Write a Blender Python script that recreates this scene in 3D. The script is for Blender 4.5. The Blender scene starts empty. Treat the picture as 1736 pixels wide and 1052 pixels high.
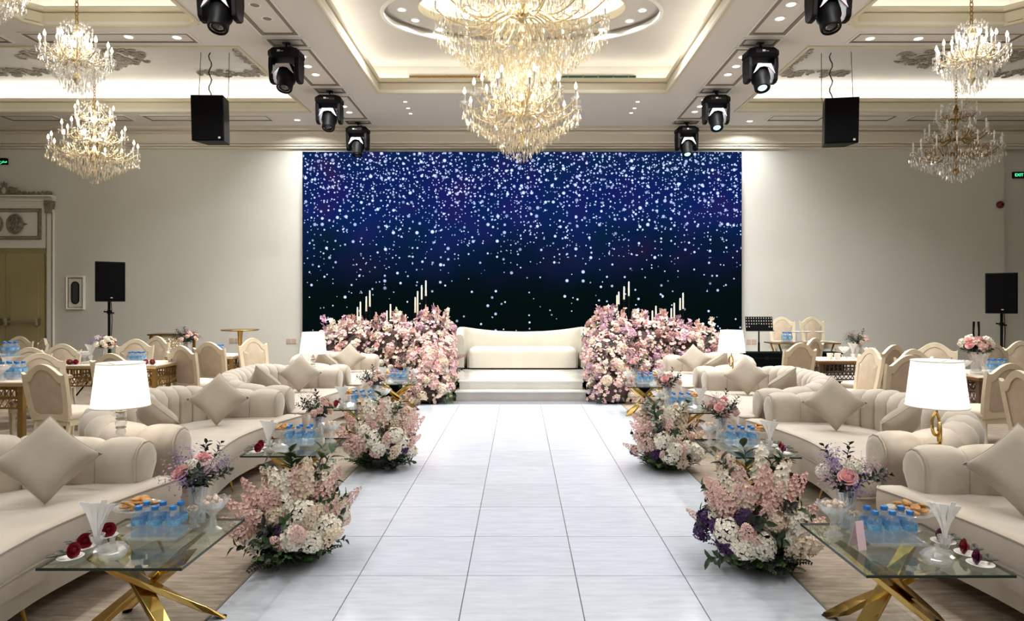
import bpy, bmesh, math, random
from mathutils import Vector, Matrix, Euler
PI = math.pi
scene = bpy.context.scene
col = scene.collection

# ------------------------------------------------------------------ camera
H = 1.525                      # eye height
F = 1100.0                     # focal length in pixels of the 1736 x 1052 frame
cam_d = bpy.data.cameras.new('camera')
cam_d.sensor_width = 36.0
cam_d.lens = 36.0 * F / 1736.0
cam_d.shift_x = -13.0 / 1736.0
cam_d.shift_y = -14.0 / 1736.0
cam_d.clip_start = 0.05
cam = bpy.data.objects.new('camera', cam_d)
cam.location = (0, 0, H)
cam.rotation_euler = (PI / 2, 0, 0)
col.objects.link(cam)
scene.camera = cam

# ------------------------------------------------------------------ world, exposure
world = bpy.data.worlds.new('world')
scene.world = world
world.use_nodes = True
world.node_tree.nodes['Background'].inputs[0].default_value = (1.0, 0.95, 0.88, 1)
world.node_tree.nodes['Background'].inputs[1].default_value = 0.0
vs = scene.view_settings
vs.view_transform = 'Standard'
vs.look = 'None'
vs.exposure = 1.4
vs.gamma = 1.0
vs.use_curve_mapping = False
scene.cycles.max_bounces = 8
scene.cycles.diffuse_bounces = 4
scene.cycles.transparent_max_bounces = 24
scene.cycles.sample_clamp_indirect = 4.0
scene.cycles.caustics_reflective = False
scene.cycles.caustics_refractive = False

# light levels (watts), used by the builders of the lamps below
W_DOWN = 12.0          # each ceiling downlight
W_COVE = 5.5          # emission of the side cove strips
W_COVE_MID = 3.6       # emission of the middle cove strips
W_CHAND = 17.0         # inside a lit chandelier
W_BIG = 30.0          # inside the large chandelier
W_LAMP = 4.0          # bulb of a table lamp

# ------------------------------------------------------------------ colours and materials
def lin(c):
    o = []
    for x in c:
        x = x / 255.0
        o.append(x / 12.92 if x <= 0.04045 else ((x + 0.055) / 1.055) ** 2.4)
    return (o[0], o[1], o[2], 1.0)

M = {}

def new_mat(name):
    m = bpy.data.materials.new(name)
    m.use_nodes = True
    nt = m.node_tree
    return m, nt, nt.nodes['Principled BSDF'], nt.nodes['Material Output']

def mat(name, c, rough=0.6, metal=0.0, c2=None, nscale=8.0, bump=0.0, bscale=60.0, rand=0.0, sheen=0.0, spec=0.5, stretch=None, coat=0.0):
    """plain painted, woven or polished surface: two tones of one colour, fine relief, a little variation between copies"""
    m, nt, b, out = new_mat(name)
    b.inputs['Base Color'].default_value = lin(c)
    b.inputs['Roughness'].default_value = rough
    b.inputs['Metallic'].default_value = metal
    b.inputs['Specular IOR Level'].default_value = spec
    if sheen:
        b.inputs['Sheen Weight'].default_value = sheen
        b.inputs['Sheen Roughness'].default_value = 0.4
    if coat:
        b.inputs['Coat Weight'].default_value = coat
    tc = nt.nodes.new('ShaderNodeTexCoord')
    vec = tc.outputs['Object']
    if stretch:
        mp = nt.nodes.new('ShaderNodeMapping')
        mp.inputs['Scale'].default_value = stretch
        nt.links.new(vec, mp.inputs['Vector'])
        vec = mp.outputs['Vector']
    colr = None
    if c2:
        n = nt.nodes.new('ShaderNodeTexNoise')
        n.inputs['Scale'].default_value = nscale
        n.inputs['Detail'].default_value = 4.0
        nt.links.new(vec, n.inputs['Vector'])
        r = nt.nodes.new('ShaderNodeValToRGB')
        r.color_ramp.elements[0].position = 0.35
        r.color_ramp.elements[0].color = lin(c)
        r.color_ramp.elements[1].position = 0.65
        r.color_ramp.elements[1].color = lin(c2)
        nt.links.new(n.outputs['Fac'], r.inputs['Fac'])
        colr = r.outputs['Color']
        nt.links.new(colr, b.inputs['Base Color'])
    if rand:
        oi = nt.nodes.new('ShaderNodeObjectInfo')
        mr = nt.nodes.new('ShaderNodeMapRange')
        mr.inputs['To Min'].default_value = 1.0 - rand
        mr.inputs['To Max'].default_value = 1.0 + rand
        nt.links.new(oi.outputs['Random'], mr.inputs['Value'])
        hs = nt.nodes.new('ShaderNodeHueSaturation')
        hs.inputs['Color'].default_value = lin(c)
        if colr:
            nt.links.new(colr, hs.inputs['Color'])
        nt.links.new(mr.outputs['Result'], hs.inputs['Value'])
        nt.links.new(hs.outputs['Color'], b.inputs['Base Color'])
    if bump:
        n2 = nt.nodes.new('ShaderNodeTexNoise')
        n2.inputs['Scale'].default_value = bscale
        n2.inputs['Detail'].default_value = 3.0
        nt.links.new(vec, n2.inputs['Vector'])
        bp = nt.nodes.new('ShaderNodeBump')
        bp.inputs['Strength'].default_value = bump
        bp.inputs['Distance'].default_value = 0.01
        nt.links.new(n2.outputs['Fac'], bp.inputs['Height'])
        nt.links.new(bp.outputs['Normal'], b.inputs['Normal'])
    M[name] = m
    return m

def emit(name, c, strength):
    m, nt, b, out = new_mat(name)
    e = nt.nodes.new('ShaderNodeEmission')
    e.inputs['Color'].default_value = lin(c)
    e.inputs['Strength'].default_value = strength
    nt.links.new(e.outputs[0], out.inputs['Surface'])
    M[name] = m
    return m

def clear(name, tint, gloss=0.3, body=0.1, rough=0.03, body_col=(255, 255, 255)):
    """cheap clear glass, crystal or plastic: lets light through, mirrors some of it, scatters a little"""
    m, nt, b, out = new_mat(name)
    t = nt.nodes.new('ShaderNodeBsdfTransparent')
    t.inputs['Color'].default_value = lin(tint)
    g = nt.nodes.new('ShaderNodeBsdfGlossy')
    g.inputs['Roughness'].default_value = rough
    fr = nt.nodes.new('ShaderNodeFresnel')
    fr.inputs['IOR'].default_value = 1.5
    ad = nt.nodes.new('ShaderNodeMath')
    ad.operation = 'ADD'
    ad.use_clamp = True
    ad.inputs[1].default_value = gloss
    nt.links.new(fr.outputs[0], ad.inputs[0])
    # only the outer side of a wall mirrors; light leaves through the inner side
    ge = nt.nodes.new('ShaderNodeNewGeometry')
    iv = nt.nodes.new('ShaderNodeMath')
    iv.operation = 'SUBTRACT'
    iv.inputs[0].default_value = 1.0
    nt.links.new(ge.outputs['Backfacing'], iv.inputs[1])
    fm = nt.nodes.new('ShaderNodeMath')
    fm.operation = 'MULTIPLY'
    nt.links.new(ad.outputs[0], fm.inputs[0])
    nt.links.new(iv.outputs[0], fm.inputs[1])
    mx = nt.nodes.new('ShaderNodeMixShader')
    nt.links.new(fm.outputs[0], mx.inputs[0])
    nt.links.new(t.outputs[0], mx.inputs[1])
    nt.links.new(g.outputs[0], mx.inputs[2])
    last = mx
    if body:
        d = nt.nodes.new('ShaderNodeBsdfTranslucent')
        d.inputs['Color'].default_value = lin(body_col)
        d2 = nt.nodes.new('ShaderNodeBsdfDiffuse')
        d2.inputs['Color'].default_value = lin(body_col)
        m0 = nt.nodes.new('ShaderNodeMixShader')
        nt.links.new(d.outputs[0], m0.inputs[1])
        nt.links.new(d2.outputs[0], m0.inputs[2])
        m2 = nt.nodes.new('ShaderNodeMixShader')
        m2.inputs[0].default_value = body
        nt.links.new(mx.outputs[0], m2.inputs[1])
        nt.links.new(m0.outputs[0], m2.inputs[2])
        last = m2
    nt.links.new(last.outputs[0], out.inputs['Surface'])
    M[name] = m
    return m

mat('wall_paint', (210, 210, 202), 0.85, c2=(204, 203, 195), nscale=0.6, bump=0.03, bscale=80)
mat('ceiling_paint', (206, 201, 193), 0.85, c2=(201, 196, 188), nscale=0.7)
mat('soffit_paint', (214, 209, 201), 0.8)
mat('lip_paint', (206, 198, 174), 0.7)
mat('line_paint', (128, 120, 108), 0.7)
mat('ornament_paint', (146, 138, 118), 0.6, c2=(112, 104, 88), nscale=20)
mat('ceiling_ornament', (160, 153, 138), 0.7, c2=(135, 128, 114), nscale=20)
mat('crown_paint', (212, 206, 190), 0.75)
mat('white_trim', (226, 224, 216), 0.6)
mat('door_paint', (166, 154, 112), 0.5, c2=(158, 146, 104), nscale=3)
mat('steel', (190, 182, 165), 0.3, 1.0)
mat('black_plastic', (6, 6, 7), 0.55, spec=0.15, bump=0.05, bscale=120)
mat('black_grille', (4, 4, 5), 0.8, spec=0.1, bump=0.3, bscale=300)
mat('black_cloth', (5, 8, 8), 0.95, spec=0.05)
mat('grey_plate', (190, 182, 186), 0.45)
mat('lens', (14, 20, 34), 0.08, 0.0, coat=1.0)
mat('gold', (206, 172, 104), 0.2, 1.0, c2=(186, 150, 82), nscale=3)
mat('gold_dark', (150, 118, 62), 0.35, 1.0)
mat('gold_pale', (236, 218, 176), 0.25, 0.85)
mat('fret_gold', (146, 116, 66), 0.42, 0.7)
mat('sofa', (193, 183, 169), 0.85, c2=(183, 172, 158), nscale=5, bump=0.05, bscale=300, sheen=0.4)
mat('piping', (178, 166, 151), 0.9)
mat('pillow', (172, 161, 146), 0.9, c2=(163, 152, 137), nscale=6, bump=0.06, bscale=300, sheen=0.3)
mat('stage_sofa', (206, 201, 186), 0.7, c2=(201, 195, 179), nscale=3, bump=0.03, bscale=200)
mat('chair_paint', (219, 206, 180), 0.45, c2=(211, 198, 171), nscale=10)
mat('chair_fabric', (194, 178, 156), 0.85, c2=(186, 169, 147), nscale=12)
mat('chair_seat', (212, 198, 182), 0.85)
mat('candle_wax', (226, 218, 200), 0.6)
mat('green_leaf', (58, 82, 44), 0.55, c2=(36, 58, 30), nscale=14, rand=0.35)
mat('dark_leaf', (32, 42, 32), 0.6, c2=(20, 28, 22), nscale=14, rand=0.3)
mat('fern', (76, 110, 54), 0.6, c2=(50, 82, 38), nscale=20, rand=0.3)
mat('stem', (88, 96, 62), 0.7)
mat('moss', (58, 52, 42), 0.95, c2=(104, 78, 76), nscale=30, bump=0.6, bscale=60)
mat('white_flower', (240, 234, 218), 0.7, rand=0.06)
mat('cream_flower', (236, 220, 196), 0.7, c2=(226, 202, 178), nscale=12, rand=0.08)
mat('pink_flower', (230, 186, 178), 0.7, c2=(238, 208, 198), nscale=12, rand=0.12)
mat('blush_flower', (232, 204, 192), 0.7, c2=(214, 172, 164), nscale=10, rand=0.1)
mat('mauve_flower', (186, 146, 166), 0.7, c2=(206, 170, 184), nscale=12, rand=0.15)
mat('purple_flower', (74, 34, 92), 0.7, c2=(46, 20, 66), nscale=12, rand=0.25)
mat('lilac_flower', (142, 116, 170), 0.7, c2=(166, 146, 186), nscale=20, rand=0.15)
mat('dusty_flower', (150, 110, 110), 0.75, c2=(172, 132, 124), nscale=14, rand=0.2)
mat('rose_pink', (232, 166, 168), 0.6, c2=(242, 196, 192), nscale=14, rand=0.08)
mat('rose_tan', (218, 190, 168), 0.6, c2=(230, 206, 186), nscale=14, rand=0.05)
mat('rose_red', (150, 16, 34), 0.55, c2=(120, 10, 28), nscale=20)
mat('rose_plum', (112, 18, 72), 0.55, c2=(86, 12, 58), nscale=20)
mat('napkin', (244, 243, 240), 0.8)
mat('porcelain', (240, 236, 230), 0.3)
mat('bottle_blue', (42, 128, 206), 0.35)
mat('label_blue', (150, 200, 232), 0.4, c2=(84, 158, 212), nscale=60)
mat('cookie', (188, 132, 74), 0.8, c2=(214, 168, 108), nscale=40, rand=0.2)
mat('sweet', (232, 214, 196), 0.6, rand=0.15)
mat('card', (236, 206, 214), 0.7)
mat('marble_white', (214, 212, 206), 0.22, c2=(206, 203, 196), nscale=4, coat=0.2)
mat('green_back', (6, 44, 22), 0.4)
mat('red_alarm', (98, 20, 22), 0.4)
mat('socket_plate', (188, 166, 150), 0.5)
mat('wire', (60, 56, 52), 0.5, 0.6)
mat('bronze', (120, 86, 44), 0.4, 0.5)
mat('teal_glass', (10, 52, 48), 0.15)
mat('dark_wood', (70, 48, 34), 0.5)
mat('crystal_white', (232, 230, 228), 0.2)
clear('crystal', (255, 254, 252), 0.36, 0.13, 0.06, (255, 253, 248))
clear('crystal_warm', (255, 250, 238), 0.36, 0.18, 0.1, (255, 246, 226))
clear('glass', (236, 244, 240), 0.03, 0.0)
clear('table_glass', (238, 247, 242), 0.05, 0.02, 0.01, (200, 215, 205))
clear('plastic', (240, 248, 255), 0.08, 0.14, 0.08, (205, 228, 250))
clear('cut_glass', (250, 251, 251), 0.24, 0.20, 0.08)
mat('glass_edge', (28, 44, 40), 0.2)
emit('bulb', (255, 240, 208), 4.0)
emit('bulb_cool', (255, 250, 240), 3.0)
emit('cove_side', (255, 255, 250), W_COVE)
emit('cove_mid', (255, 251, 236), W_COVE_MID)
emit('oval_light', (255, 250, 238), 6.0)
emit('downlight_lens', (255, 250, 240), 3.0)
emit('sign_green', (70, 230, 140), 1.0)
emit('beam_glow', (150, 200, 235), 1.2)

def shade_mat():
    m, nt, b, out = new_mat('lamp_shade')
    t = nt.nodes.new('ShaderNodeBsdfTranslucent')
    t.inputs['Color'].default_value = lin((255, 250, 240))
    d = nt.nodes.new('ShaderNodeBsdfDiffuse')
    d.inputs['Color'].default_value = lin((250, 246, 238))
    mx = nt.nodes.new('ShaderNodeMixShader')
    mx.inputs[0].default_value = 0.35
    nt.links.new(t.outputs[0], mx.inputs[1])
    nt.links.new(d.outputs[0], mx.inputs[2])
    nt.links.new(mx.outputs[0], out.inputs['Surface'])
    M['lamp_shade'] = m
shade_mat()

def carpet_mat():
    m, nt, b, out = new_mat('carpet')
    tc = nt.nodes.new('ShaderNodeTexCoord')
    mp = nt.nodes.new('ShaderNodeMapping')
    mp.inputs['Scale'].default_value = (2.0, 14.0, 1.0)
    nt.links.new(tc.outputs['Object'], mp.inputs['Vector'])
    n = nt.nodes.new('ShaderNodeTexNoise')
    n.inputs['Scale'].default_value = 2.2
    n.inputs['Detail'].default_value = 8.0
    n.inputs['Roughness'].default_value = 0.7
    nt.links.new(mp.outputs['Vector'], n.inputs['Vector'])
    r = nt.nodes.new('ShaderNodeValToRGB')
    cr = r.color_ramp
    cr.elements[0].position = 0.3
    cr.elements[0].color = lin((126, 111, 96))
    cr.elements[1].position = 0.7
    cr.elements[1].color = lin((186, 171, 153))
    nt.links.new(n.outputs['Fac'], r.inputs['Fac'])
    nt.links.new(r.outputs['Color'], b.inputs['Base Color'])
    b.inputs['Roughness'].default_value = 0.95
    n2 = nt.nodes.new('ShaderNodeTexNoise')
    n2.inputs['Scale'].default_value = 260.0
    nt.links.new(tc.outputs['Object'], n2.inputs['Vector'])
    bp = nt.nodes.new('ShaderNodeBump')
    bp.inputs['Strength'].default_value = 0.35
    bp.inputs['Distance'].default_value = 0.01
    nt.links.new(n2.outputs['Fac'], bp.inputs['Height'])
    nt.links.new(bp.outputs['Normal'], b.inputs['Normal'])
    M['carpet'] = m
carpet_mat()

def tile_mat():
    m, nt, b, out = new_mat('marble_tile')
    tc = nt.nodes.new('ShaderNodeTexCoord')
    oi = nt.nodes.new('ShaderNodeObjectInfo')
    ad = nt.nodes.new('ShaderNodeVectorMath')
    ad.operation = 'ADD'
    nt.links.new(tc.outputs['Object'], ad.inputs[0])
    nt.links.new(oi.outputs['Location'], ad.inputs[1])
    mp = nt.nodes.new('ShaderNodeMapping')
    mp.inputs['Scale'].default_value = (1.2, 9.0, 1.0)
    nt.links.new(ad.outputs[0], mp.inputs['Vector'])
    n = nt.nodes.new('ShaderNodeTexNoise')
    n.inputs['Scale'].default_value = 3.0
    n.inputs['Detail'].default_value = 7.0
    n.inputs['Roughness'].default_value = 0.65
    nt.links.new(mp.outputs['Vector'], n.inputs['Vector'])
    r = nt.nodes.new('ShaderNodeValToRGB')
    r.color_ramp.elements[0].position = 0.3
    r.color_ramp.elements[0].color = lin((194, 201, 212))
    r.color_ramp.elements[1].position = 0.62
    r.color_ramp.elements[1].color = lin((213, 219, 229))
    nt.links.new(n.outputs['Fac'], r.inputs['Fac'])
    mr = nt.nodes.new('ShaderNodeMapRange')
    mr.inputs['To Min'].default_value = 0.96
    mr.inputs['To Max'].default_value = 1.03
    nt.links.new(oi.outputs['Random'], mr.inputs['Value'])
    hs = nt.nodes.new('ShaderNodeHueSaturation')
    nt.links.new(r.outputs['Color'], hs.inputs['Color'])
    nt.links.new(mr.outputs['Result'], hs.inputs['Value'])
    nt.links.new(hs.outputs['Color'], b.inputs['Base Color'])
    b.inputs['Roughness'].default_value = 0.13
    b.inputs['Specular IOR Level'].default_value = 0.45
    M['marble_tile'] = m
tile_mat()
mat('grout', (118, 120, 124), 0.8)

def screen_mat():
    """what the LED wall shows: dots of light thinning out downwards over a deep blue field"""
    m, nt, b, out = new_mat('led_picture')
    N, L = nt.nodes.new, nt.links.new
    tc = N('ShaderNodeTexCoord')
    sp = N('ShaderNodeSeparateXYZ')
    L(tc.outputs['Generated'], sp.inputs[0])
    def math_node(op, a, bb, clampit=False):
        n = N('ShaderNodeMath')
        n.operation = op
        n.use_clamp = clampit
        for i, x in enumerate((a, bb)):
            if isinstance(x, (int, float)):
                n.inputs[i].default_value = x
            else:
                L(x, n.inputs[i])
        return n.outputs[0]
    def ramp(fac, stops):
        r = N('ShaderNodeValToRGB')
        els = r.color_ramp.elements
        while len(els) < len(stops):
            els.new(0.5)
        for e, (p, c) in zip(els, stops):
            e.position = p
            e.color = c
        L(fac, r.inputs['Fac'])
        return r.outputs['Color']
    g = lambda x: (x, x, x, 1)
    h = sp.outputs['Z']
    n0 = N('ShaderNodeTexNoise')
    n0.inputs['Scale'].default_value = 0.55
    n0.inputs['Detail'].default_value = 2.0
    L(tc.outputs['Object'], n0.inputs['Vector'])
    wob = math_node('MULTIPLY', math_node('SUBTRACT', n0.outputs['Fac'], 0.5), 0.45)
    hh = math_node('ADD', h, wob)
    field = ramp(hh, [(0.0, lin((4, 12, 11))), (0.38, lin((5, 16, 17))), (0.52, lin((8, 27, 52))), (0.68, lin((10, 36, 88))), (0.84, lin((14, 32, 96))), (1.0, lin((12, 38, 80)))])
    n1 = N('ShaderNodeTexNoise')
    n1.inputs['Scale'].default_value = 1.1
    L(tc.outputs['Object'], n1.inputs['Vector'])
    tint = ramp(n1.outputs['Fac'], [(0.3, lin((6, 40, 44))), (0.5, lin((12, 26, 84))), (0.62, lin((42, 14, 92))), (0.75, lin((66, 16, 52)))])
    mixc = N('ShaderNodeMixRGB')
    mixc.blend_type = 'MIX'
    L(math_node('MULTIPLY', ramp(h, [(0.3, g(0)), (0.8, g(1))]), 0.35), mixc.inputs[0])
    L(field, mixc.inputs[1])
    L(tint, mixc.inputs[2])
    total = None
    for sc_, rad, dens in ((15.0, 0.20, [(0.0, g(0.0)), (0.4, g(0.02)), (0.6, g(0.16)), (0.85, g(0.42)), (1.0, g(0.45))]),
                           (6.2, 0.19, [(0.0, g(0.012)), (0.28, g(0.05)), (0.45, g(0.08)), (0.62, g(0.28)), (0.82, g(0.7)), (1.0, g(0.82))]),
                           (10.5, 0.19, [(0.0, g(0.008)), (0.3, g(0.03)), (0.48, g(0.06)), (0.65, g(0.26)), (0.84, g(0.6)), (1.0, g(0.72))]),
                           (4.1, 0.10, [(0.0, g(0.1)), (0.3, g(0.22)), (0.5, g(0.3)), (0.7, g(0.4)), (1.0, g(0.5))])):
        mp = N('ShaderNodeMapping')
        mp.inputs['Location'].default_value = (sc_ * 1.7, 0, sc_ * 0.9)
        L(tc.outputs['Object'], mp.inputs['Vector'])
        v = N('ShaderNodeTexVoronoi')
        v.voronoi_dimensions = '2D'
        v.inputs['Scale'].default_value = sc_
        v.inputs['Randomness'].default_value = 0.95
        sx_ = N('ShaderNodeSeparateXYZ')
        L(mp.outputs[0], sx_.inputs[0])
        fl = N('ShaderNodeCombineXYZ')
        L(sx_.outputs['X'], fl.inputs['X'])
        L(sx_.outputs['Z'], fl.inputs['Y'])
        L(fl.outputs[0], v.inputs['Vector'])
        cs = N('ShaderNodeSeparateColor')
        L(v.outputs['Color'], cs.inputs[0])
        on = math_node('LESS_THAN', cs.outputs[0], ramp(h, dens))
        r_ = math_node('MULTIPLY', math_node('ADD', math_node('MULTIPLY', cs.outputs[1], 0.8), 0.55), rad)
        e = math_node('SUBTRACT', 1.0, math_node('DIVIDE', v.outputs['Distance'], r_), True)
        e = math_node('MULTIPLY', e, 2.4, True)
        e = math_node('MULTIPLY', e, on)
        br = math_node('ADD', math_node('MULTIPLY', cs.outputs[2], 0.9), 0.35)
        e = math_node('MULTIPLY', e, br)
        total = e if total is None else math_node('MAXIMUM', total, e)
    dot = N('ShaderNodeMixRGB')
    L(total, dot.inputs[0])
    L(mixc.outputs[0], dot.inputs[1])
    dot.inputs[2].default_value = (0.72, 0.85, 1.3, 1)
    em = N('ShaderNodeEmission')
    L(dot.outputs[0], em.inputs['Color'])
    em.inputs['Strength'].default_value = 0.41
    L(em.outputs[0], out.inputs['Surface'])
    M['led_picture'] = m
screen_mat()

# ------------------------------------------------------------------ mesh building
class G:
    def __init__(s):
        s.v, s.f, s.m = [], [], []
    def add(s, vs_, fs_, mi=0):
        o = len(s.v)
        s.v.extend([tuple(p) for p in vs_])
        s.f.extend([tuple(i + o for i in f) for f in fs_])
        s.m.extend([mi] * len(fs_))
        return s
    def box(s, x0, x1, y0, y1, z0, z1, mi=0, mtx=None):
        p = [Vector((x, y, z)) for z in (z0, z1) for y in (y0, y1) for x in (x0, x1)]
        if mtx is not None:
            p = [mtx @ q for q in p]
        return s.add(p, [(0, 2, 3, 1), (4, 5, 7, 6), (0, 1, 5, 4), (2, 6, 7, 3), (0, 4, 6, 2), (1, 3, 7, 5)], mi)
    def lathe(s, prof, n=16, c=(0, 0, 0), mi=0, mtx=None, cap=True):
        vs_, fs_ = [], []
        for r, z in prof:
            for k in range(n):
                a = 2 * PI * k / n
                p = Vector((r * math.cos(a), r * math.sin(a), z))
                if mtx is not None:
                    p = mtx @ p
                vs_.append(p + Vector(c))
        for i in range(len(prof) - 1):
            for k in range(n):
                k2 = (k + 1) % n
                fs_.append((i * n + k, i * n + k2, (i + 1) * n + k2, (i + 1) * n + k))
        if cap:
            if prof[0][0] > 1e-5:
                fs_.append(tuple(reversed(range(n))))
            if prof[-1][0] > 1e-5:
                fs_.append(tuple((len(prof) - 1) * n + k for k in range(n)))
        return s.add(vs_, fs_, mi)
    def tube(s, pts, r, n=6, mi=0, closed=False, flat=None):
        pts = [Vector(p) for p in pts]
        m_ = len(pts)
        rr = r if isinstance(r, (list, tuple)) else [r] * m_
        vs_, fs_ = [], []
        nrm = None
        for i, p in enumerate(pts):
            a = pts[(i - 1) % m_] if (closed or i > 0) else p
            b_ = pts[(i + 1) % m_] if (closed or i < m_ - 1) else p
            t = (b_ - a)
            t = t.normalized() if t.length > 1e-9 else Vector((0, 0, 1))
            if nrm is None:
                nrm = t.cross(Vector((0, 0, 1)))
                if nrm.length < 1e-4:
                    nrm = t.cross(Vector((0, 1, 0)))
            else:
                nrm = nrm - t * nrm.dot(t)
                if nrm.length < 1e-6:
                    nrm = t.orthogonal()
            nrm.normalize()
            bn = t.cross(nrm)
            for k in range(n):
                an = 2 * PI * k / n
                q = nrm * math.cos(an) * rr[i] + bn * math.sin(an) * rr[i]
                if flat:
                    q = Vector((q.x * flat[0], q.y * flat[1], q.z * flat[2]))
                vs_.append(p + q)
        for i in range(m_ if closed else m_ - 1):
            j = (i + 1) % m_
            for k in range(n):
                k2 = (k + 1) % n
                fs_.append((i * n + k, i * n + k2, j * n + k2, j * n + k))
        if not closed:
            fs_.append(tuple(reversed(range(n))))
            fs_.append(tuple((m_ - 1) * n + k for k in range(n)))
        return s.add(vs_, fs_, mi)
    def loft(s, loops, mi=0, cap0=True, cap1=True, closed=True):
        n = len(loops[0])
        vs_ = [p for lp in loops for p in lp]
        fs_ = []
        for i in range(len(loops) - 1):
            for k in range(n if closed else n - 1):
                k2 = (k + 1) % n
                fs_.append((i * n + k, i * n + k2, (i + 1) * n + k2, (i + 1) * n + k))
        if cap0:
            fs_.append(tuple(reversed(range(n))))
        if cap1:
            fs_.append(tuple((len(loops) - 1) * n + k for k in range(n)))
        return s.add(vs_, fs_, mi)
    def prism(s, poly, y0, y1, mi=0):
        """outline in x,z pulled from y0 to y1"""
        return s.loft([[(x, y0, z) for x, z in poly], [(x, y1, z) for x, z in poly]], mi)
    def mesh(s, name, mats, smooth=True, bevel=0.0, angle=40, seg=2):
        me = bpy.data.meshes.new(name)
        me.from_pydata(s.v, [], s.f)
        if isinstance(mats, str):
            mats = [mats]
        for k in mats:
            me.materials.append(M[k])
        if len(mats) > 1:
            me.polygons.foreach_set('material_index', s.m)
        bm = bmesh.new()
        bm.from_mesh(me)
        bmesh.ops.recalc_face_normals(bm, faces=bm.faces)
        if bevel:
            es = [e for e in bm.edges if len(e.link_faces) == 2 and e.calc_face_angle() > 0.6]
            bmesh.ops.bevel(bm, geom=es, offset=bevel, segments=seg, affect='EDGES', profile=0.5, clamp_overlap=True)
        bm.to_mesh(me)
        bm.free()
        if smooth:
            me.polygons.foreach_set('use_smooth', [True] * len(me.polygons))
            me.set_sharp_from_angle(angle=math.radians(angle))
        me.update()
        return me

def obj(name, me, parent=None, loc=(0, 0, 0), rot=(0, 0, 0), scale=None, material=None):
    o = bpy.data.objects.new(name, me)
    col.objects.link(o)
    o.location = loc
    o.rotation_euler = rot
    if scale is not None:
        o.scale = scale if isinstance(scale, (tuple, list)) else (scale,) * 3
    if parent is not None:
        o.parent = parent
    if material:
        o.material_slots[0].link = 'OBJECT'
        o.material_slots[0].material = M[material]
    return o

def tag(o, label, cat, group=None):
    o['label'] = label
    o['category'] = cat
    if group:
        o['group'] = group
    return o

def thing(name, label, cat, loc=(0, 0, 0), rotz=0.0, group=None):
    o = bpy.data.objects.new(name, None)
    col.objects.link(o)
    o.empty_display_size = 0.1
    o.location = loc
    o.rotation_euler = (0, 0, rotz)
    return tag(o, label, cat, group)

def struct(name, me, parent=None, **kw):
    o = obj(name, me, parent, **kw)
    if parent is None:
        o['kind'] = 'structure'
    return o

CACHE = {}
def cached(key, fn):
    if key not in CACHE:
        CACHE[key] = fn()
    return CACHE[key]

def light(name, kind, loc, watts, color=(1, 0.97, 0.92), size=0.1, spread=None, parent=None):
    d = bpy.data.lights.new(name, kind)
    d.energy = watts
    d.color = color
    if kind == 'AREA':
        d.shape = 'DISK'
        d.size = size
        if spread:
            d.spread = spread
    else:
        d.shadow_soft_size = size
    o = bpy.data.objects.new(name, d)
    col.objects.link(o)
    o.location = loc
    if parent is not None:
        o.parent = parent
    return o

def at(px, py, Y):
    """the point of the hall, at distance Y, that the photograph shows at this pixel"""
    return Vector(((px - 881.0) * Y / F, Y, H - (py - 512.0) * Y / F))

# ================================================================== THE HALL
OX = 0.05                       # the ceiling's middle line
Z_S, Z_LIP, Z_C = 5.06, 5.30, 5.60   # soffit, cove ledge, upper ceiling
Y0, Y1 = -4.0, 13.3             # behind the camera, screen wall
XW = 12.4                       # side walls

floor = struct('floor', G().box(-XW, XW, Y0, Y1 + 0.2, -0.1, 0.0).mesh('floor', 'carpet', False))
# the aisle: white stone tiles, 5 across, laid on a bed a little above the carpet
TX0, TW = -1.49, 0.6
obj('tile_bed', G().box(TX0 + 0.004, TX0 + 5 * TW - 0.004, Y0, 9.98, 0.0, 0.006).mesh('tile_bed', 'grout', False), floor)
tile_me = G().box(-TW / 2 + 0.0026, TW / 2 - 0.0026, -0.3015 + 0.0026, 0.3015 - 0.0026, 0.0, 0.006).mesh('tile', 'marble_tile', False, bevel=0.0012, seg=1)
ty = 3.595 - 0.603 * 5 + 0.3015
while ty < 9.9:
    for k in range(5):
        obj('tile', tile_me, floor, (TX0 + (k + 0.5) * TW, ty, 0.0055))
    ty += 0.603
for x in (TX0 - 0.006, TX0 + 5 * TW + 0.006):
    obj('edge_strip', G().box(x - 0.006, x + 0.006, Y0, 9.98, 0, 0.0125).mesh('edge_strip', 'line_paint', False), floor)

# ---- walls
wb = G().box(-XW, 9.93, Y1, Y1 + 0.3, 0, 5.7).box(9.93, XW, Y1 + 0.12, Y1 + 0.3, 0, 5.7)
wall_back = struct('wall_back', wb.mesh('wall_back', 'wall_paint', False))
struct('wall_left', G().box(-XW - 0.2, -XW, Y0, Y1 + 0.3, 0, 5.7).mesh('wall_left', 'wall_paint', False))
struct('wall_right', G().box(XW, XW + 0.2, Y0, Y1 + 0.3, 0, 5.7).mesh('wall_right', 'wall_paint', False))
struct('wall_front', G().box(-XW, XW, Y0 - 0.2, Y0, 0, 5.7).mesh('wall_front', 'wall_paint', False))
for x0, x1, sfx in ((-XW, 9.93, 'left'), (9.93, XW, 'right')):
    yy = Y1 if sfx == 'left' else Y1 + 0.12
    struct('baseboard_' + sfx, G().box(x0, x1, yy - 0.02, yy + 0.01, 0, 0.12).mesh('baseboard', 'white_trim', False))

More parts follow.
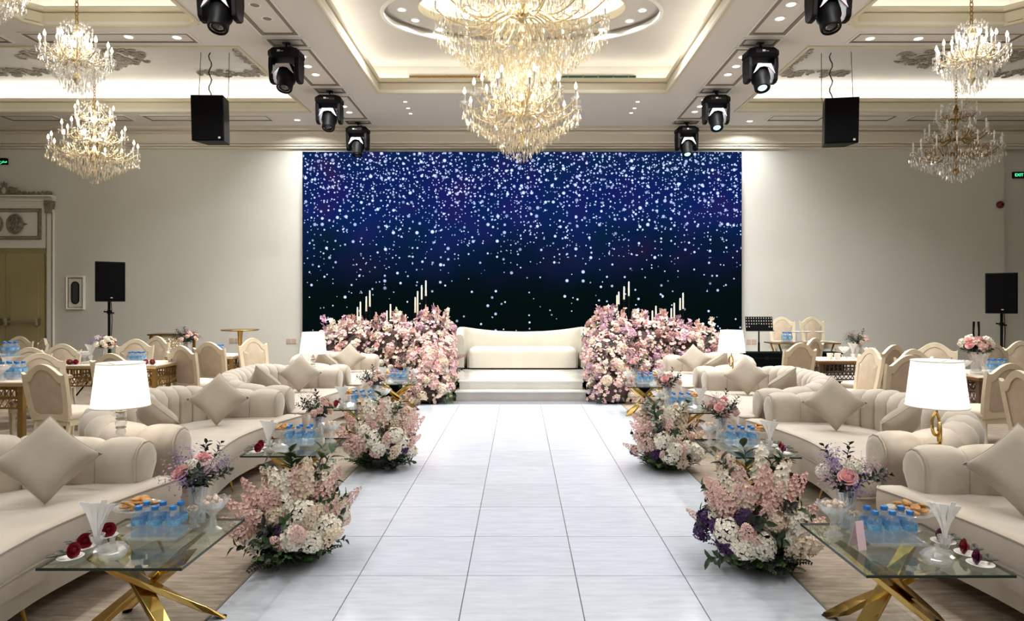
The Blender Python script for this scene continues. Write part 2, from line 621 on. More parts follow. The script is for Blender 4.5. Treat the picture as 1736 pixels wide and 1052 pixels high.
# crown moulding where the screen wall meets the ceiling
crown = [(0.0, 4.66), (0.06, 4.66), (0.06, 4.695), (0.035, 4.696), (0.035, 4.708), (0.08, 4.709), (0.08, 4.742), (0.05, 4.743), (0.05, 4.755), (0.09, 4.756), (0.12, 4.79), (0.14, 4.93), (0.20, 4.95), (0.20, 4.98), (0.165, 4.981), (0.165, 4.994), (0.22, 4.995), (0.30, 5.01), (0.30, Z_S), (0.0, Z_S)]
g = G()
g.loft([[(x, Y1 - o, z) for o, z in crown] for x in (-XW, XW)])
trim1 = struct('trim_1', g.mesh('trim', 'crown_paint', True, angle=20))
# side crowns
for sx, nm in ((-1, 'trim_2'), (1, 'trim_3')):
    g = G()
    g.loft([[(sx * (XW - o), y, z) for o, z in crown] for y in (Y0, Y1)])
    struct(nm, g.mesh('trim', 'crown_paint', True, angle=20))

# ---- ceiling: upper slab with an oval opening over the middle, soffits below it
CX0, CX1, CYa, CYb = OX - 2.41, OX + 2.41, 1.5, 10.92      # middle coffer
OV = (OX - 0.02, 9.22)                                        # middle of the oval
g = G()
zc, zt = Z_C, 6.05
EX = 0.34
def slab(gg, x0, x1, y0, y1, z0, z1):
    if x1 - x0 > 1e-4 and y1 - y0 > 1e-4:
        gg.box(x0, x1, y0, y1, z0, z1)
slab(g, -XW, CX0 - EX, Y0, Y1, zc, zt)
slab(g, CX1 + EX, XW, Y0, Y1, zc, zt)
slab(g, CX0 - EX, CX1 + EX, Y0, 7.6, zc, zt)
slab(g, CX0 - EX, CX1 + EX, CYb + EX, Y1, zc, zt)
# the middle piece, with the oval cut out
def rect_pt(a, x0, x1, y0, y1, cx, cy):
    dx, dy = math.cos(a), math.sin(a)
    ts = []
    if dx > 1e-9: ts.append((x1 - cx) / dx)
    if dx < -1e-9: ts.append((x0 - cx) / dx)
    if dy > 1e-9: ts.append((y1 - cy) / dy)
    if dy < -1e-9: ts.append((y0 - cy) / dy)
    t = min(ts)
    return (cx + dx * t, cy + dy * t)
NE = 96
angs = [2 * PI * k / NE for k in range(NE)]
rx0, rx1, ry0, ry1 = CX0 - EX, CX1 + EX, 7.6, CYb + EX
for cxy in ((rx0, ry0), (rx1, ry0), (rx0, ry1), (rx1, ry1)):     # make corners exact
    a = math.atan2(cxy[1] - OV[1], cxy[0] - OV[0]) % (2 * PI)
    k = min(range(NE), key=lambda i: abs((angs[i] - a + PI) % (2 * PI) - PI))
    angs[k] = a
def ell(rx, ry, z):
    # the point of the oval in direction a
    out_ = []
    for a in angs:
        dx, dy = math.cos(a), math.sin(a)
        t = 1.0 / math.sqrt((dx / rx) ** 2 + (dy / ry) ** 2)
        out_.append((OV[0] + dx * t, OV[1] + dy * t, z))
    return out_
outer = [rect_pt(a, rx0, rx1, ry0, ry1, *OV) + (zc,) for a in angs]
g.loft([outer, ell(1.98, 1.06, zc)], cap0=False, cap1=False)
g.box(rx0, rx1, ry0, ry1, 5.98, zt)
ceiling = struct('ceiling', g.mesh('ceiling', 'ceiling_paint', False))
# stepped oval: white rim, dark reveal, inner plate, lit well
g = G()
g.loft([ell(2.0, 1.08, zc + 0.005), ell(2.0, 1.08, zc - 0.02), ell(1.95, 1.03, zc - 0.02), ell(1.95, 1.03, zc + 0.045), ell(1.98, 1.06, zc + 0.045)], cap0=False, cap1=False)
obj('oval_rim', g.mesh('oval_rim', 'white_trim', True, angle=30), ceiling)
g = G()
g.loft([ell(2.03, 1.10, zc + 0.04), ell(2.03, 1.10, zc + 0.11), ell(1.86, 0.98, zc + 0.11)], cap0=False, cap1=False)
obj('oval_reveal', g.mesh('oval_reveal', 'ceiling_paint', True, angle=30), ceiling)
g = G()
g.loft([ell(1.90, 1.0, zc + 0.115), ell(1.90, 1.0, zc + 0.09), ell(1.50, 0.74, zc + 0.09)], cap0=False, cap1=False)
obj('oval_plate', g.mesh('oval_plate', 'ceiling_paint', True, angle=30), ceiling)
g = G()
g.loft([ell(1.50, 0.74, zc + 0.085), ell(1.47, 0.72, zc + 0.085), ell(1.47, 0.72, zc + 0.20), ell(1.66, 0.90, zc + 0.20)], cap0=False, cap1=False)
obj('oval_well', g.mesh('oval_well', 'lip_paint', True, angle=30), ceiling)
g = G()
g.loft([ell(1.66, 0.90, zc + 0.195), ell(1.66, 0.90, zc + 0.36), ell(0.6, 0.3, zc + 0.365)], cap0=False, cap1=True)
obj('well_ceiling', g.mesh('well_ceiling', 'white_trim', False), ceiling)
g = G()
g.loft([ell(1.59, 0.83, zc + 0.203), ell(1.59, 0.83, zc + 0.213), ell(1.55, 0.79, zc + 0.213), ell(1.55, 0.79, zc + 0.203)], cap0=False, cap1=False)
obj('cove_light', g.mesh('cove_light', 'oval_light', False), ceiling)

# soffits
FX_L, FX_R = (-10.4, OX - 3.98), (OX + 3.98, 10.4)     # far side coffers, x
FYa, FYb = 9.0, 12.0
NX_L, NX_R = (-6.23, -4.08), (4.18, 6.33)              # near side coffers, x
NYa, NYb = 4.2, 8.27
def soffit(name, rects):
    gg = G()
    for r in rects:
        slab(gg, r[0], r[1], r[2], r[3], Z_S, Z_S + 0.04)
    return obj(name, gg.mesh(name, 'soffit_paint', False), ceiling)
soffit('soffit_beam', [(OX - 3.98, CX0, Y0, Y1)])
soffit('soffit_beam', [(CX1, OX + 3.98, Y0, Y1)])
soffit('soffit_middle', [(CX0, CX1, CYb, Y1)])
soffit('soffit_middle', [(CX0, CX1, Y0, CYa)])
for (a, b), (c, d) in (((-XW, OX - 3.98), NX_L), ((OX + 3.98, XW), NX_R)):
    soffit('soffit_strip', [(a, b, FYb, Y1)])
    soffit('cross_beam', [(a, b, NYb, FYa)])
    soffit('soffit_margin', [(a, c, Y0, NYb)])
    soffit('soffit_margin', [(d, b, Y0, NYb)])
    soffit('soffit_margin', [(c, d, Y0, NYa)])
soffit('soffit_margin', [(-XW, FX_L[0], FYa, FYb)])
soffit('soffit_margin', [(FX_R[1], XW, FYa, FYb)])

lip = [(0.055, Z_S + 0.01), (0.055, Z_S - 0.018), (0.005, Z_S - 0.018), (0.005, Z_S + 0.012), (0.035, Z_S + 0.013), (0.035, Z_S + 0.025), (0.02, Z_S + 0.03), (0.02, 5.215), (0.04, 5.217), (0.04, 5.230), (0.0, 5.232), (-0.012, 5.245), (-0.012, 5.285), (0.0, Z_LIP)]
cove = [(0.0, Z_LIP), (0.31, Z_LIP), (0.31, Z_C + 0.01)]
def ring(x0, x1, y0, y1, prof, cut=0.0):
    lps = []
    for o, z in prof:
        a, b, c, d = x0 - o, x1 + o, y0 - o, y1 + o
        if cut:
            lps.append([(a + cut, c, z), (b - cut, c, z), (b, c + cut, z), (b, d - cut, z), (b - cut, d, z), (a + cut, d, z), (a, d - cut, z), (a, c + cut, z)])
        else:
            lps.append([(a, c, z), (b, c, z), (b, d, z), (a, d, z)])
    return lps
def coffer(x0, x1, y0, y1, cove_mat, cut=0.0):
    obj('coffer_moulding', G().loft(ring(x0, x1, y0, y1, lip, cut), cap0=False, cap1=False).mesh('coffer_moulding', 'lip_paint', False), ceiling)
    obj('coffer_cove', G().loft(ring(x0, x1, y0, y1, cove, cut), cap0=False, cap1=False).mesh('coffer_cove', 'soffit_paint', False), ceiling)
    # the light strip that lies on the ledge
    z0 = Z_LIP + 0.004
    for (a, b, c, d) in ((x0 - 0.2, x1 + 0.2, y0 - 0.2, y0 - 0.14), (x0 - 0.2, x1 + 0.2, y1 + 0.14, y1 + 0.2), (x0 - 0.2, x0 - 0.14, y0 - 0.1, y1 + 0.1), (x1 + 0.14, x1 + 0.2, y0 - 0.1, y1 + 0.1)):
        if cut and (b - a) < (d - c) * 10:
            c, d = (c + cut, d - cut) if b - a < 0.1 else (c, d)
            a, b = (a + cut, b - cut) if d - c < 0.1 else (a, b)
        hidden = d < 8.2             # above the upper edge of the picture
        nm = 'cove_light_offscreen' if hidden else 'cove_light'
        obj(nm, G().box(a, b, c, d, z0, z0 + 0.02).mesh(nm, cove_mat, False), ceiling)
coffer(CX0, CX1, CYa, CYb, 'cove_mid')
coffer(FX_L[0], FX_L[1], FYa, FYb, 'cove_side')
coffer(FX_R[0], FX_R[1], FYa, FYb, 'cove_side')
coffer(NX_L[0], NX_L[1], NYa, NYb, 'cove_mid', 0.16)
coffer(NX_R[0], NX_R[1], NYa, NYb, 'cove_mid', 0.16)

# air slots in the middle cove's far side
for x0, x1, mt in ((at(694, 0, 11.2).x, at(822, 0, 11.2).x, 'bronze'), (at(950, 0, 11.2).x, at(1078, 0, 11.2).x, 'teal_glass')):
    yb = CYb + 0.30
    o = obj('air_slot', G().box(x0, x1, yb - 0.03, yb + 0.02, 5.375, 5.43).mesh('air_slot', mt, False), ceiling)
    for k in range(5):
        xx = x0 + (x1 - x0) * (k + 0.5) / 5
        obj('slot_bar', G().box(xx - 0.01, xx + 0.01, yb - 0.036, yb - 0.02, 5.37, 5.435).mesh('slot_bar', 'gold_dark', False), o)

# moulded panel frames on the soffits
def frame(x0, x1, y0, y1, w=0.045):
    gg = G()
    gg.loft([[(a, b, z) for a, b in ((x0 + o, y0 + o), (x1 - o, y0 + o), (x1 - o, y1 - o), (x0 + o, y1 - o))] for o, z in ((0, Z_S + 0.003), (0, Z_S - 0.016), (w, Z_S - 0.016), (w, Z_S + 0.003))], cap0=False, cap1=False)
    f_ = obj('panel_frame', gg.mesh('panel_frame', 'line_paint', False), ceiling)
    o = w + 0.004
    gg = G()
    gg.loft([[(a, b, z) for a, b in ((x0 - e, y0 - e), (x1 + e, y0 - e), (x1 + e, y1 + e), (x0 - e, y1 + e))] for e, z in ((0.03, Z_S + 0.003), (0.03, Z_S - 0.012), (0.0, Z_S - 0.012))], cap0=False, cap1=False)
    obj('frame_bead', gg.mesh('frame_bead', 'white_trim', False), f_)
    return f_
BXi, BXo = 2.97, 3.45            # the panels on the long beams
for s in (-1, 1):
    xa, xb = sorted((OX + s * BXi, OX + s * BXo))
    for y0, y1 in ((7.1, 8.56), (9.04, 10.57), (11.1, 12.5)):
        frame(xa, xb, y0, y1)
    for y0, y1 in ((6.75, 7.0), (8.7, 8.94), (10.70, 10.95), (12.6, 12.83)):
        frame(xa, xb, y0, y1, 0.03)
    # panel on the cross beam
    a, b = sorted((OX + s * 4.42, OX + s * 6.6))
    frame(a, b, 8.52, 8.82, 0.025)
    a, b = sorted((OX + s * 6.95, OX + s * 9.6))
    frame(a, b, 8.52, 8.82, 0.025)
    # thin strips with cut corners along the far edge
    for k in range(4):
        xm = s * (5.3 + 1.35 * k)
        frame(xm - 0.5, xm + 0.5, 12.28, 12.62, 0.02)

# carved leaf work in the far side coffers
def spiral(cx, cy, r, turns, a0, sgn, n=20, off=0.15):
    return [(cx + r * (off + (1 - off) * t / n) * math.cos(a0 + sgn * turns * 2 * PI * t / n), cy + r * (off + (1 - off) * t / n) * math.sin(a0 + sgn * turns * 2 * PI * t / n)) for t in range(n + 1)]
def ornament_piece(rng, cx, cy, lx, ly, count, r0=0.10):
    gg = G()
    for k in range(count):
        x = cx + rng.uniform(-lx, lx)
        y = cy + rng.uniform(-ly, ly)
        sp = spiral(x, y, rng.uniform(0.5, 1.0) * r0, rng.uniform(0.9, 1.5), rng.uniform(0, 6.28), rng.choice((-1, 1)), 10)
        gg.tube([(a, b, Z_C - 0.012) for a, b in sp], [0.006 + 0.010 * (i / 10) for i in range(11)], 4)
    return gg
rng = random.Random(4)
for s in (-1, 1):
    xi = OX + s * 4.55
    gg = ornament_piece(rng, xi + s * 0.0, 10.75, 0.13, 0.85, 60)
    o = obj('leaf_border', gg.mesh('leaf_border', 'ceiling_ornament'), ceiling); o['kind'] = 'stuff'
    gg = ornament_piece(rng, xi + s * 0.6, 11.55, 0.6, 0.11, 45)
    o = obj('leaf_border', gg.mesh('leaf_border', 'ceiling_ornament'), ceiling); o['kind'] = 'stuff'
    gg = ornament_piece(rng, s * 9.2, 11.5, 0.9, 0.16, 60)
    o = obj('leaf_border', gg.mesh('leaf_border', 'ceiling_ornament'), ceiling); o['kind'] = 'stuff'
    cxm = -7.14 if s < 0 else 7.32
    gg = G()
    for k in range(130):
        a = rng.uniform(0, 2 * PI)
        q = math.sqrt(rng.uniform(0.02, 1))
        x, y = cxm + 1.15 * q * math.cos(a) * (1 - 0.25 * abs(math.sin(2 * a))), 10.75 + 0.62 * q * math.sin(a) * (1 - 0.25 * abs(math.sin(2 * a)))
        sp = spiral(x, y, rng.uniform(0.06, 0.13), 1.2, rng.uniform(0, 6.28), rng.choice((-1, 1)), 10)
        gg.tube([(p, r_, Z_C - 0.015) for p, r_ in sp], [0.006 + 0.010 * (i / 10) for i in range(11)], 4)
    o = obj('ceiling_rosette', gg.mesh('ceiling_rosette', 'ceiling_ornament'), ceiling); o['kind'] = 'stuff'

# ---- door with carved surround (only its right leaf and half of the surround are in the picture)
dcx, dy = -10.50, Y1
door = bpy.data.objects.new('door_1', G().box(-0.83, 0.83, -0.025, 0.02, 0, 2.63).mesh('door', 'door_paint', False))
col.objects.link(door)
door.location = (dcx, dy, 0)
door['kind'] = 'structure'
for s in (-1, 1):
    lf = obj('door_leaf', G().box(min(s * 0.004, s * 0.80), max(s * 0.004, s * 0.80), -0.055, -0.02, 0.01, 2.52).mesh('door_leaf', 'door_paint', False, bevel=0.004), door)
    obj('leaf_panel', G().box(min(s * 0.10, s * 0.68), max(s * 0.10, s * 0.68), -0.062, -0.05, 0.25, 2.38).mesh('leaf_panel', 'door_paint', False, bevel=0.006), lf)
    gb = G().tube([(s * 0.05, -0.13, 1.13), (s * 0.70, -0.13, 1.13)], 0.02, 8)
    bar = obj('push_bar', gb.mesh('push_bar', 'steel'), lf)
    for xx in (0.08, 0.70):
        obj('bar_bracket', G().box(s * xx - 0.025, s * xx + 0.025, -0.15, -0.05, 1.06, 1.20).mesh('bar_bracket', 'steel', False, bevel=0.006), lf)
    # pilaster with its capital
    x0, x1 = sorted((s * 0.83, s * 0.97))
    obj('pilaster', G().box(x0, x1, -0.06, 0.02, 0, 3.42).mesh('pilaster', 'white_trim', False, bevel=0.006), door)
    for xx in (x0 + 0.012, x1 - 0.012):
        obj('pilaster_line', G().box(xx - 0.009, xx + 0.009, -0.066, -0.05, 0.02, 3.36).mesh('pilaster_line', 'ornament_paint', False), door)
    xm = (x0 + x1) / 2
    g = G().prism([(xm - 0.05, 3.34), (xm + 0.05, 3.34), (xm + 0.06, 3.42), (xm + 0.075, 3.50), (xm + 0.075, 3.60), (xm - 0.075, 3.60), (xm - 0.075, 3.50), (xm - 0.06, 3.42)], -0.12, 0.02)
    for q in (-1, 1):
        g.tube([(a, -0.125, b) for a, b in spiral(xm + q * 0.035, 3.52, 0.035, 1.3, 1.57, q, 12)], 0.011, 5)
    obj('capital', g.mesh('capital', 'ornament_paint'), door)
obj('lintel_board', G().box(-0.83, 0.83, -0.05, 0.02, 2.63, 3.60).mesh('lintel_board', 'white_trim', False), door)
obj('door_cornice', G().loft([[(x, -o, z) for o, z in ((-0.02, 3.59), (0.08, 3.59), (0.08, 3.62), (0.14, 3.66), (0.14, 3.70), (-0.02, 3.70))] for x in (-1.0, 1.0)]).mesh('door_cornice', 'white_trim', False), door)
obj('cornice_line', G().box(-0.99, 0.99, -0.145, -0.10, 3.655, 3.668).mesh('cornice_line', 'ornament_paint', False), door)
for o_, w in ((0.0, 0.035), (0.055, 0.02)):
    obj('overdoor_frame', G().loft([[(a, y, b) for a, b in ((-0.74 + o_ + e, 2.80 + o_ + e), (0.74 - o_ - e, 2.80 + o_ + e), (0.74 - o_ - e, 3.44 - o_ - e), (-0.74 + o_ + e, 3.44 - o_ - e))] for e, y in ((0, -0.045), (0, -0.072), (w, -0.072), (w, -0.045))], cap0=False, cap1=False).mesh('overdoor_frame', 'ornament_paint', False), door)
for s in (-1, 1):
    g = G()
    cx, cz = s * 0.21, 3.12
    g.tube([(cx + s * 0.155 * math.cos(a) * (1.0), -0.075, cz + 0.185 * math.sin(a)) for a in [2 * PI * k / 24 for k in range(24)]], 0.024, 6, closed=True)
    for (dx, dz, r, a0, sg) in ((0.07, 0.09, 0.075, 0, 1), (0.07, -0.09, 0.075, 0, -1), (-0.06, 0.1, 0.06, 3.1, -1), (-0.06, -0.1, 0.06, 3.1, 1), (0.0, 0.0, 0.085, 1, 1)):
        g.tube([(cx + s * (a - cx), -0.078, b) for a, b in spiral(cx + dx, cz + dz, r, 1.4, a0, sg, 14)], 0.02, 5)
    g.prism([(cx + s * 0.16, cz - 0.03), (cx + s * 0.25, cz), (cx + s * 0.16, cz + 0.03)], -0.085, -0.045)
    obj('overdoor_carving', g.mesh('overdoor_carving', 'ornament_paint'), door)
# crest
g = G()
g.tube([(0.055 * math.cos(a), -0.09, 3.80 + 0.085 * math.sin(a)) for a in [2 * PI * k / 20 for k in range(20)]], 0.018, 6, closed=True)
for dx in (-0.04, 0, 0.04):
    g.tube([(dx * 0.5, -0.09, 3.89), (dx, -0.09, 3.93), (dx * 1.1, -0.09, 3.96 + (0.03 if dx == 0 else 0))], [0.022, 0.026, 0.008], 6)
obj('crest_medallion', g.mesh('crest_medallion', 'ornament_paint'), door)
obj('crest_oval', G().lathe([(0.001, 0), (0.045, 0.0), (0.045, 0.01), (0.001, 0.02)], 20, mtx=Matrix.Translation((0, -0.07, 3.80)) @ Matrix.Rotation(PI / 2, 4, 'X') @ Matrix.Diagonal((1, 1.6, 1, 1))).mesh('crest_oval', 'white_trim'), door)
for s in (-1, 1):
    g = G()
    for (x, z, r, a0, sg) in ((0.13, 3.79, 0.07, 0, 1), (0.22, 3.77, 0.065, 2, -1), (0.31, 3.745, 0.05, 0, 1), (0.42, 3.74, 0.045, 1, 1), (0.52, 3.735, 0.045, 0, -1), (0.61, 3.735, 0.04, 1, 1), (0.70, 3.735, 0.042, 0, -1), (0.79, 3.735, 0.042, 0, 1), (0.88, 3.74, 0.05, 1, -1), (0.95, 3.735, 0.035, 0, 1)):
        g.tube([(s * a, -0.09, b) for a, b in spiral(x, z, r, 1.35, a0, sg, 12)], 0.017, 5)
    g.tube([(s * 0.06, -0.09, 3.83), (s * 0.14, -0.09, 3.86), (s * 0.24, -0.09, 3.83), (s * 0.28, -0.09, 3.86)], [0.02, 0.024, 0.02, 0.006], 6)
    g.tube([(s * 0.08, -0.09, 3.715), (s * 0.98, -0.09, 3.715)], 0.016, 5)
    obj('crest_scroll', g.mesh('crest_scroll', 'ornament_paint'), door)

# ---- LED wall
lx0, lx1, lz0, lz1 = -4.42, 4.52, 0.28, 4.585
led = thing('led_screen', 'large black framed LED wall showing white dots of light falling over deep blue', 'screen', ((lx0 + lx1) / 2, Y1 - 0.002, 0))
hw = (lx1 - lx0) / 2
obj('cabinet', G().box(-hw, hw, -0.10, 0.0, lz0, lz1).mesh('cabinet', 'black_plastic', False), led)
obj('picture', G().box(-hw + 0.012, hw - 0.012, -0.104, -0.101, lz0 + 0.012, lz1 - 0.012).mesh('picture', 'led_picture', False), led)

# ---- stage
stage = thing('stage_platform', 'low stage with black skirt and pale top under the LED wall', 'stage', (0, 0, 0))
SZ = 0.29
obj('deck', G().box(-4.05, 6.6, 10.48, Y1 - 0.03, SZ - 0.04, SZ).mesh('deck', 'marble_white', False), stage)
obj('skirt', G().box(-4.05, 6.6, 10.50, Y1 - 0.03, 0.0, SZ - 0.04).mesh('skirt', 'black_cloth', False), stage)
steps = thing('stage_steps', 'two wide white marble steps leading up to the stage', 'steps', (0.02, 9.98, 0))
obj('riser', G().box(-1.0, 1.0, 0.02, 0.5, 0, 0.125).mesh('riser', 'marble_white', False), steps)
obj('tread', G().box(-1.02, 1.02, 0.0, 0.495, 0.125, 0.155).mesh('tread', 'marble_white', False, bevel=0.006), steps)
obj('riser', G().box(-0.97, 0.97, 0.24, 0.5, 0.155, 0.265).mesh('riser', 'marble_white', False), steps)
obj('tread', G().box(-0.99, 0.99, 0.22, 0.495, 0.265, 0.292).mesh('tread', 'marble_white', False, bevel=0.006), steps)

# ---- things on the walls
def exit_sign(loc, label):
    s = thing('exit_sign', label, 'sign', loc)
    obj('housing', G().box(-0.19, 0.19, -0.05, 0.0, -0.065, 0.065).mesh('housing', 'black_plastic', False, bevel=0.004), s)
    obj('face', G().box(-0.18, 0.02, -0.054, -0.049, -0.055, 0.055).mesh('face', 'green_back', False), s)
    for txt, x, sz, mt in (('EXIT', -0.17, 0.085, 'sign_green'), ('\ufe9d\ufeae\ufea8\ufee3', 0.03, 0.08, 'sign_green')):
        cu = bpy.data.curves.new('lettering', 'FONT')
        cu.body = txt
        cu.size = sz
        cu.extrude = 0.001
        cu.materials.append(M[mt])
        tmp = bpy.data.objects.new('lettering', cu)
        me = bpy.data.meshes.new_from_object(tmp)
        bpy.data.objects.remove(tmp)
        me.name = 'lettering'
        obj('lettering', me, s, (x, -0.0555, -0.03), (PI / 2, 0, 0))
    return s
p = at(2, 274, Y1)
exit_sign((p.x - 0.04, Y1, p.z), 'green and black exit sign on the wall above the carved door')
p = at(1731, 297, Y1 + 0.12)
exit_sign((p.x, Y1 + 0.12, p.z), 'green and black exit sign above the red wall alarm')

p = at(129, 496, Y1)
nz = thing('wall_cabinet', 'shallow framed wall cabinet with a dark round-ended window beside the door', 'cabinet', (p.x, Y1, p.z))
hw_, hh_ = 0.19, 0.345
obj('frame', G().loft([[(a, y, b) for a, b in ((-hw_ + e, -hh_ + e), (hw_ - e, -hh_ + e), (hw_ - e, hh_ - e), (-hw_ + e, hh_ - e))] for e, y in ((0, 0.0), (0, -0.04), (0.02, -0.05), (0.04, -0.03), (0.045, -0.02))], cap0=False, cap1=True).mesh('frame', 'white_trim', False), nz)
obj('frame_line', G().loft([[(a, y, b) for a, b in ((-hw_ + e, -hh_ + e), (hw_ - e, -hh_ + e), (hw_ - e, hh_ - e), (-hw_ + e, hh_ - e))] for e, y in ((0.034, -0.032), (0.05, -0.034), (0.054, -0.02))], cap0=False, cap1=False).mesh('frame_line', 'ornament_paint', False), nz)
def capsule(r, h, n=10):
    return [(r * math.cos(a), h + r * math.sin(a)) for a in [PI * k / n for k in range(n + 1)]] + [(r * math.cos(a), -h + r * math.sin(a)) for a in [PI + PI * k / n for k in range(n + 1)]]
obj('window_rim', G().loft([[(x, -0.02, z) for x, z in capsule(0.082, 0.15)], [(x, -0.036, z) for x, z in capsule(0.082, 0.15)], [(x, -0.036, z) for x, z in capsule(0.066, 0.15)]], cap0=False, cap1=False).mesh('window_rim', 'black_plastic'), nz)
obj('window_glass', G().prism(capsule(0.07, 0.15), -0.028, -0.02).mesh('window_glass', 'lens', False), nz)

p = at(1695, 347, Y1)
al = thing('fire_alarm', 'small dark red round fire alarm on the bare wall', 'alarm', (p.x, Y1, p.z))
obj('body', G().lathe([(0.075, 0), (0.075, 0.03), (0.05, 0.05), (0.03, 0.075), (0.001, 0.078)], 20, mtx=Matrix.Rotation(PI / 2, 4, 'X')).mesh('body', 'red_alarm'), al)
obj('bolt', G().lathe([(0.02, 0.07), (0.018, 0.085), (0.001, 0.086)], 10, mtx=Matrix.Rotation(PI / 2, 4, 'X')).mesh('bolt', 'black_plastic'), al)
for nm, pts in (('socket by the end of the LED wall beside the lamp', ((489, 578), (499, 578))), ('socket under the music stand', ((1268, 579), (1279, 579))), ('socket behind the tall gold table', ((395, 577), (400, 577)))):
    p = at(sum(a for a, b in pts) / 2, pts[0][1], Y1)
    s = thing('wall_socket', 'pair of small beige wall ' + nm, 'socket', (p.x, Y1, p.z))
    for dx in (-0.055, 0.055):
        obj('plate', G().box(dx - 0.045, dx + 0.045, -0.012, 0, -0.05, 0.05).mesh('plate', 'socket_plate', False, bevel=0.003), s)

# ---- downlights
def downlight(px, py, z, label, group, lit=True, watts=W_DOWN):
    Y = F * (z - H) / (512.0 - py)
    return downlight_at((px - 881.0) * Y / F, Y, z, label, group, lit, watts)
def downlight_at(x, y, z, label, group, lit=True, watts=W_DOWN, sfx=''):
    t = thing('downlight' + sfx, label, 'downlight', (x, y, z), 0, group)
    obj('trim_ring', cached('dl_ring', lambda: G().lathe([(0.052, -0.002), (0.054, -0.008), (0.075, -0.006), (0.078, 0.002)], 20, cap=False).mesh('trim_ring', 'white_trim')), t)
    obj('lens' + sfx, cached('dl_lens%d' % lit, lambda: G().lathe([(0.001, -0.004), (0.053, -0.004), (0.053, 0.002)], 16, cap=False).mesh('lens', 'downlight_lens' if lit else 'line_paint', False)), t)
    if lit and watts:
        light('downlight_lamp' + sfx, 'AREA', (0, 0, -0.012), watts, (1, 0.99, 0.975), 0.1, math.radians(150), t)
    return t
gr = 'recessed ceiling downlights'
for pts, lab in ((((512, 95), (522, 112), (535, 126)), 'lit downlight in the long beam panel on the door side, between two moving heads'),
                 (((575, 169), (583, 180), (592, 190)), 'lit downlight in the beam panel next to the screen, door side'),
                 (((1259, 96), (1248, 112), (1234, 126)), 'lit downlight in the long beam panel on the music stand side'),
                 (((1195, 169), (1187, 180), (1178, 189)), 'lit downlight in the beam panel next to the screen, music stand side'),
                 (((1341, 7), (1322, 31)), 'lit downlight in the beam panel furthest from the screen'),
                 (((687, 172), (692, 183), (696, 192)), 'tiny lit downlight in the flat soffit before the screen, door side'),
                 (((1081, 172), (1076, 183), (1070, 191)), 'tiny lit downlight in the flat soffit before the screen, music stand side'),
                 (((218, 62), (300, 63)), 'lit downlight in the cross beam panel, door side'),
                 (((1475, 65), (1557, 65)), 'lit downlight in the cross beam panel, music stand side'),
                 (((504, 203),), 'lit downlight close to the crown moulding, door side'),
                 (((1271, 205),), 'lit downlight close to the crown moulding, music stand side')):
    small = 'tiny' in lab
    for a, b in pts:
        t = downlight(a, b, Z_S - 0.001, lab, gr, True, W_DOWN * 0.35 if small else W_DOWN)
        if small:
            t.scale = (0.6, 0.6, 1)
for a, b in ((432, 8), (453, 31)):
    downlight(a, b, Z_S - 0.001, 'unlit dark downlight in the beam panel, door side', gr, False)
for a, b in ((681, 16), (704, 34), (1089, 17), (1067, 35), (1020, 50), (745, 50)):
    downlight(a, b, Z_C + 0.088, 'lit downlight in the oval plate around the large chandelier', gr, True, W_DOWN)
# the rows in the two long beams go on over the camera, in the panels above the upper edge of the picture
for y in (-3.0, -1.2, 0.6, 2.4, 4.2, 6.0):
    for x in (-3.2, 3.3):
        downlight_at(x, y, Z_S - 0.001, 'lit downlight in the long beam over the rear of the hall', gr, True, W_DOWN, '_offscreen')

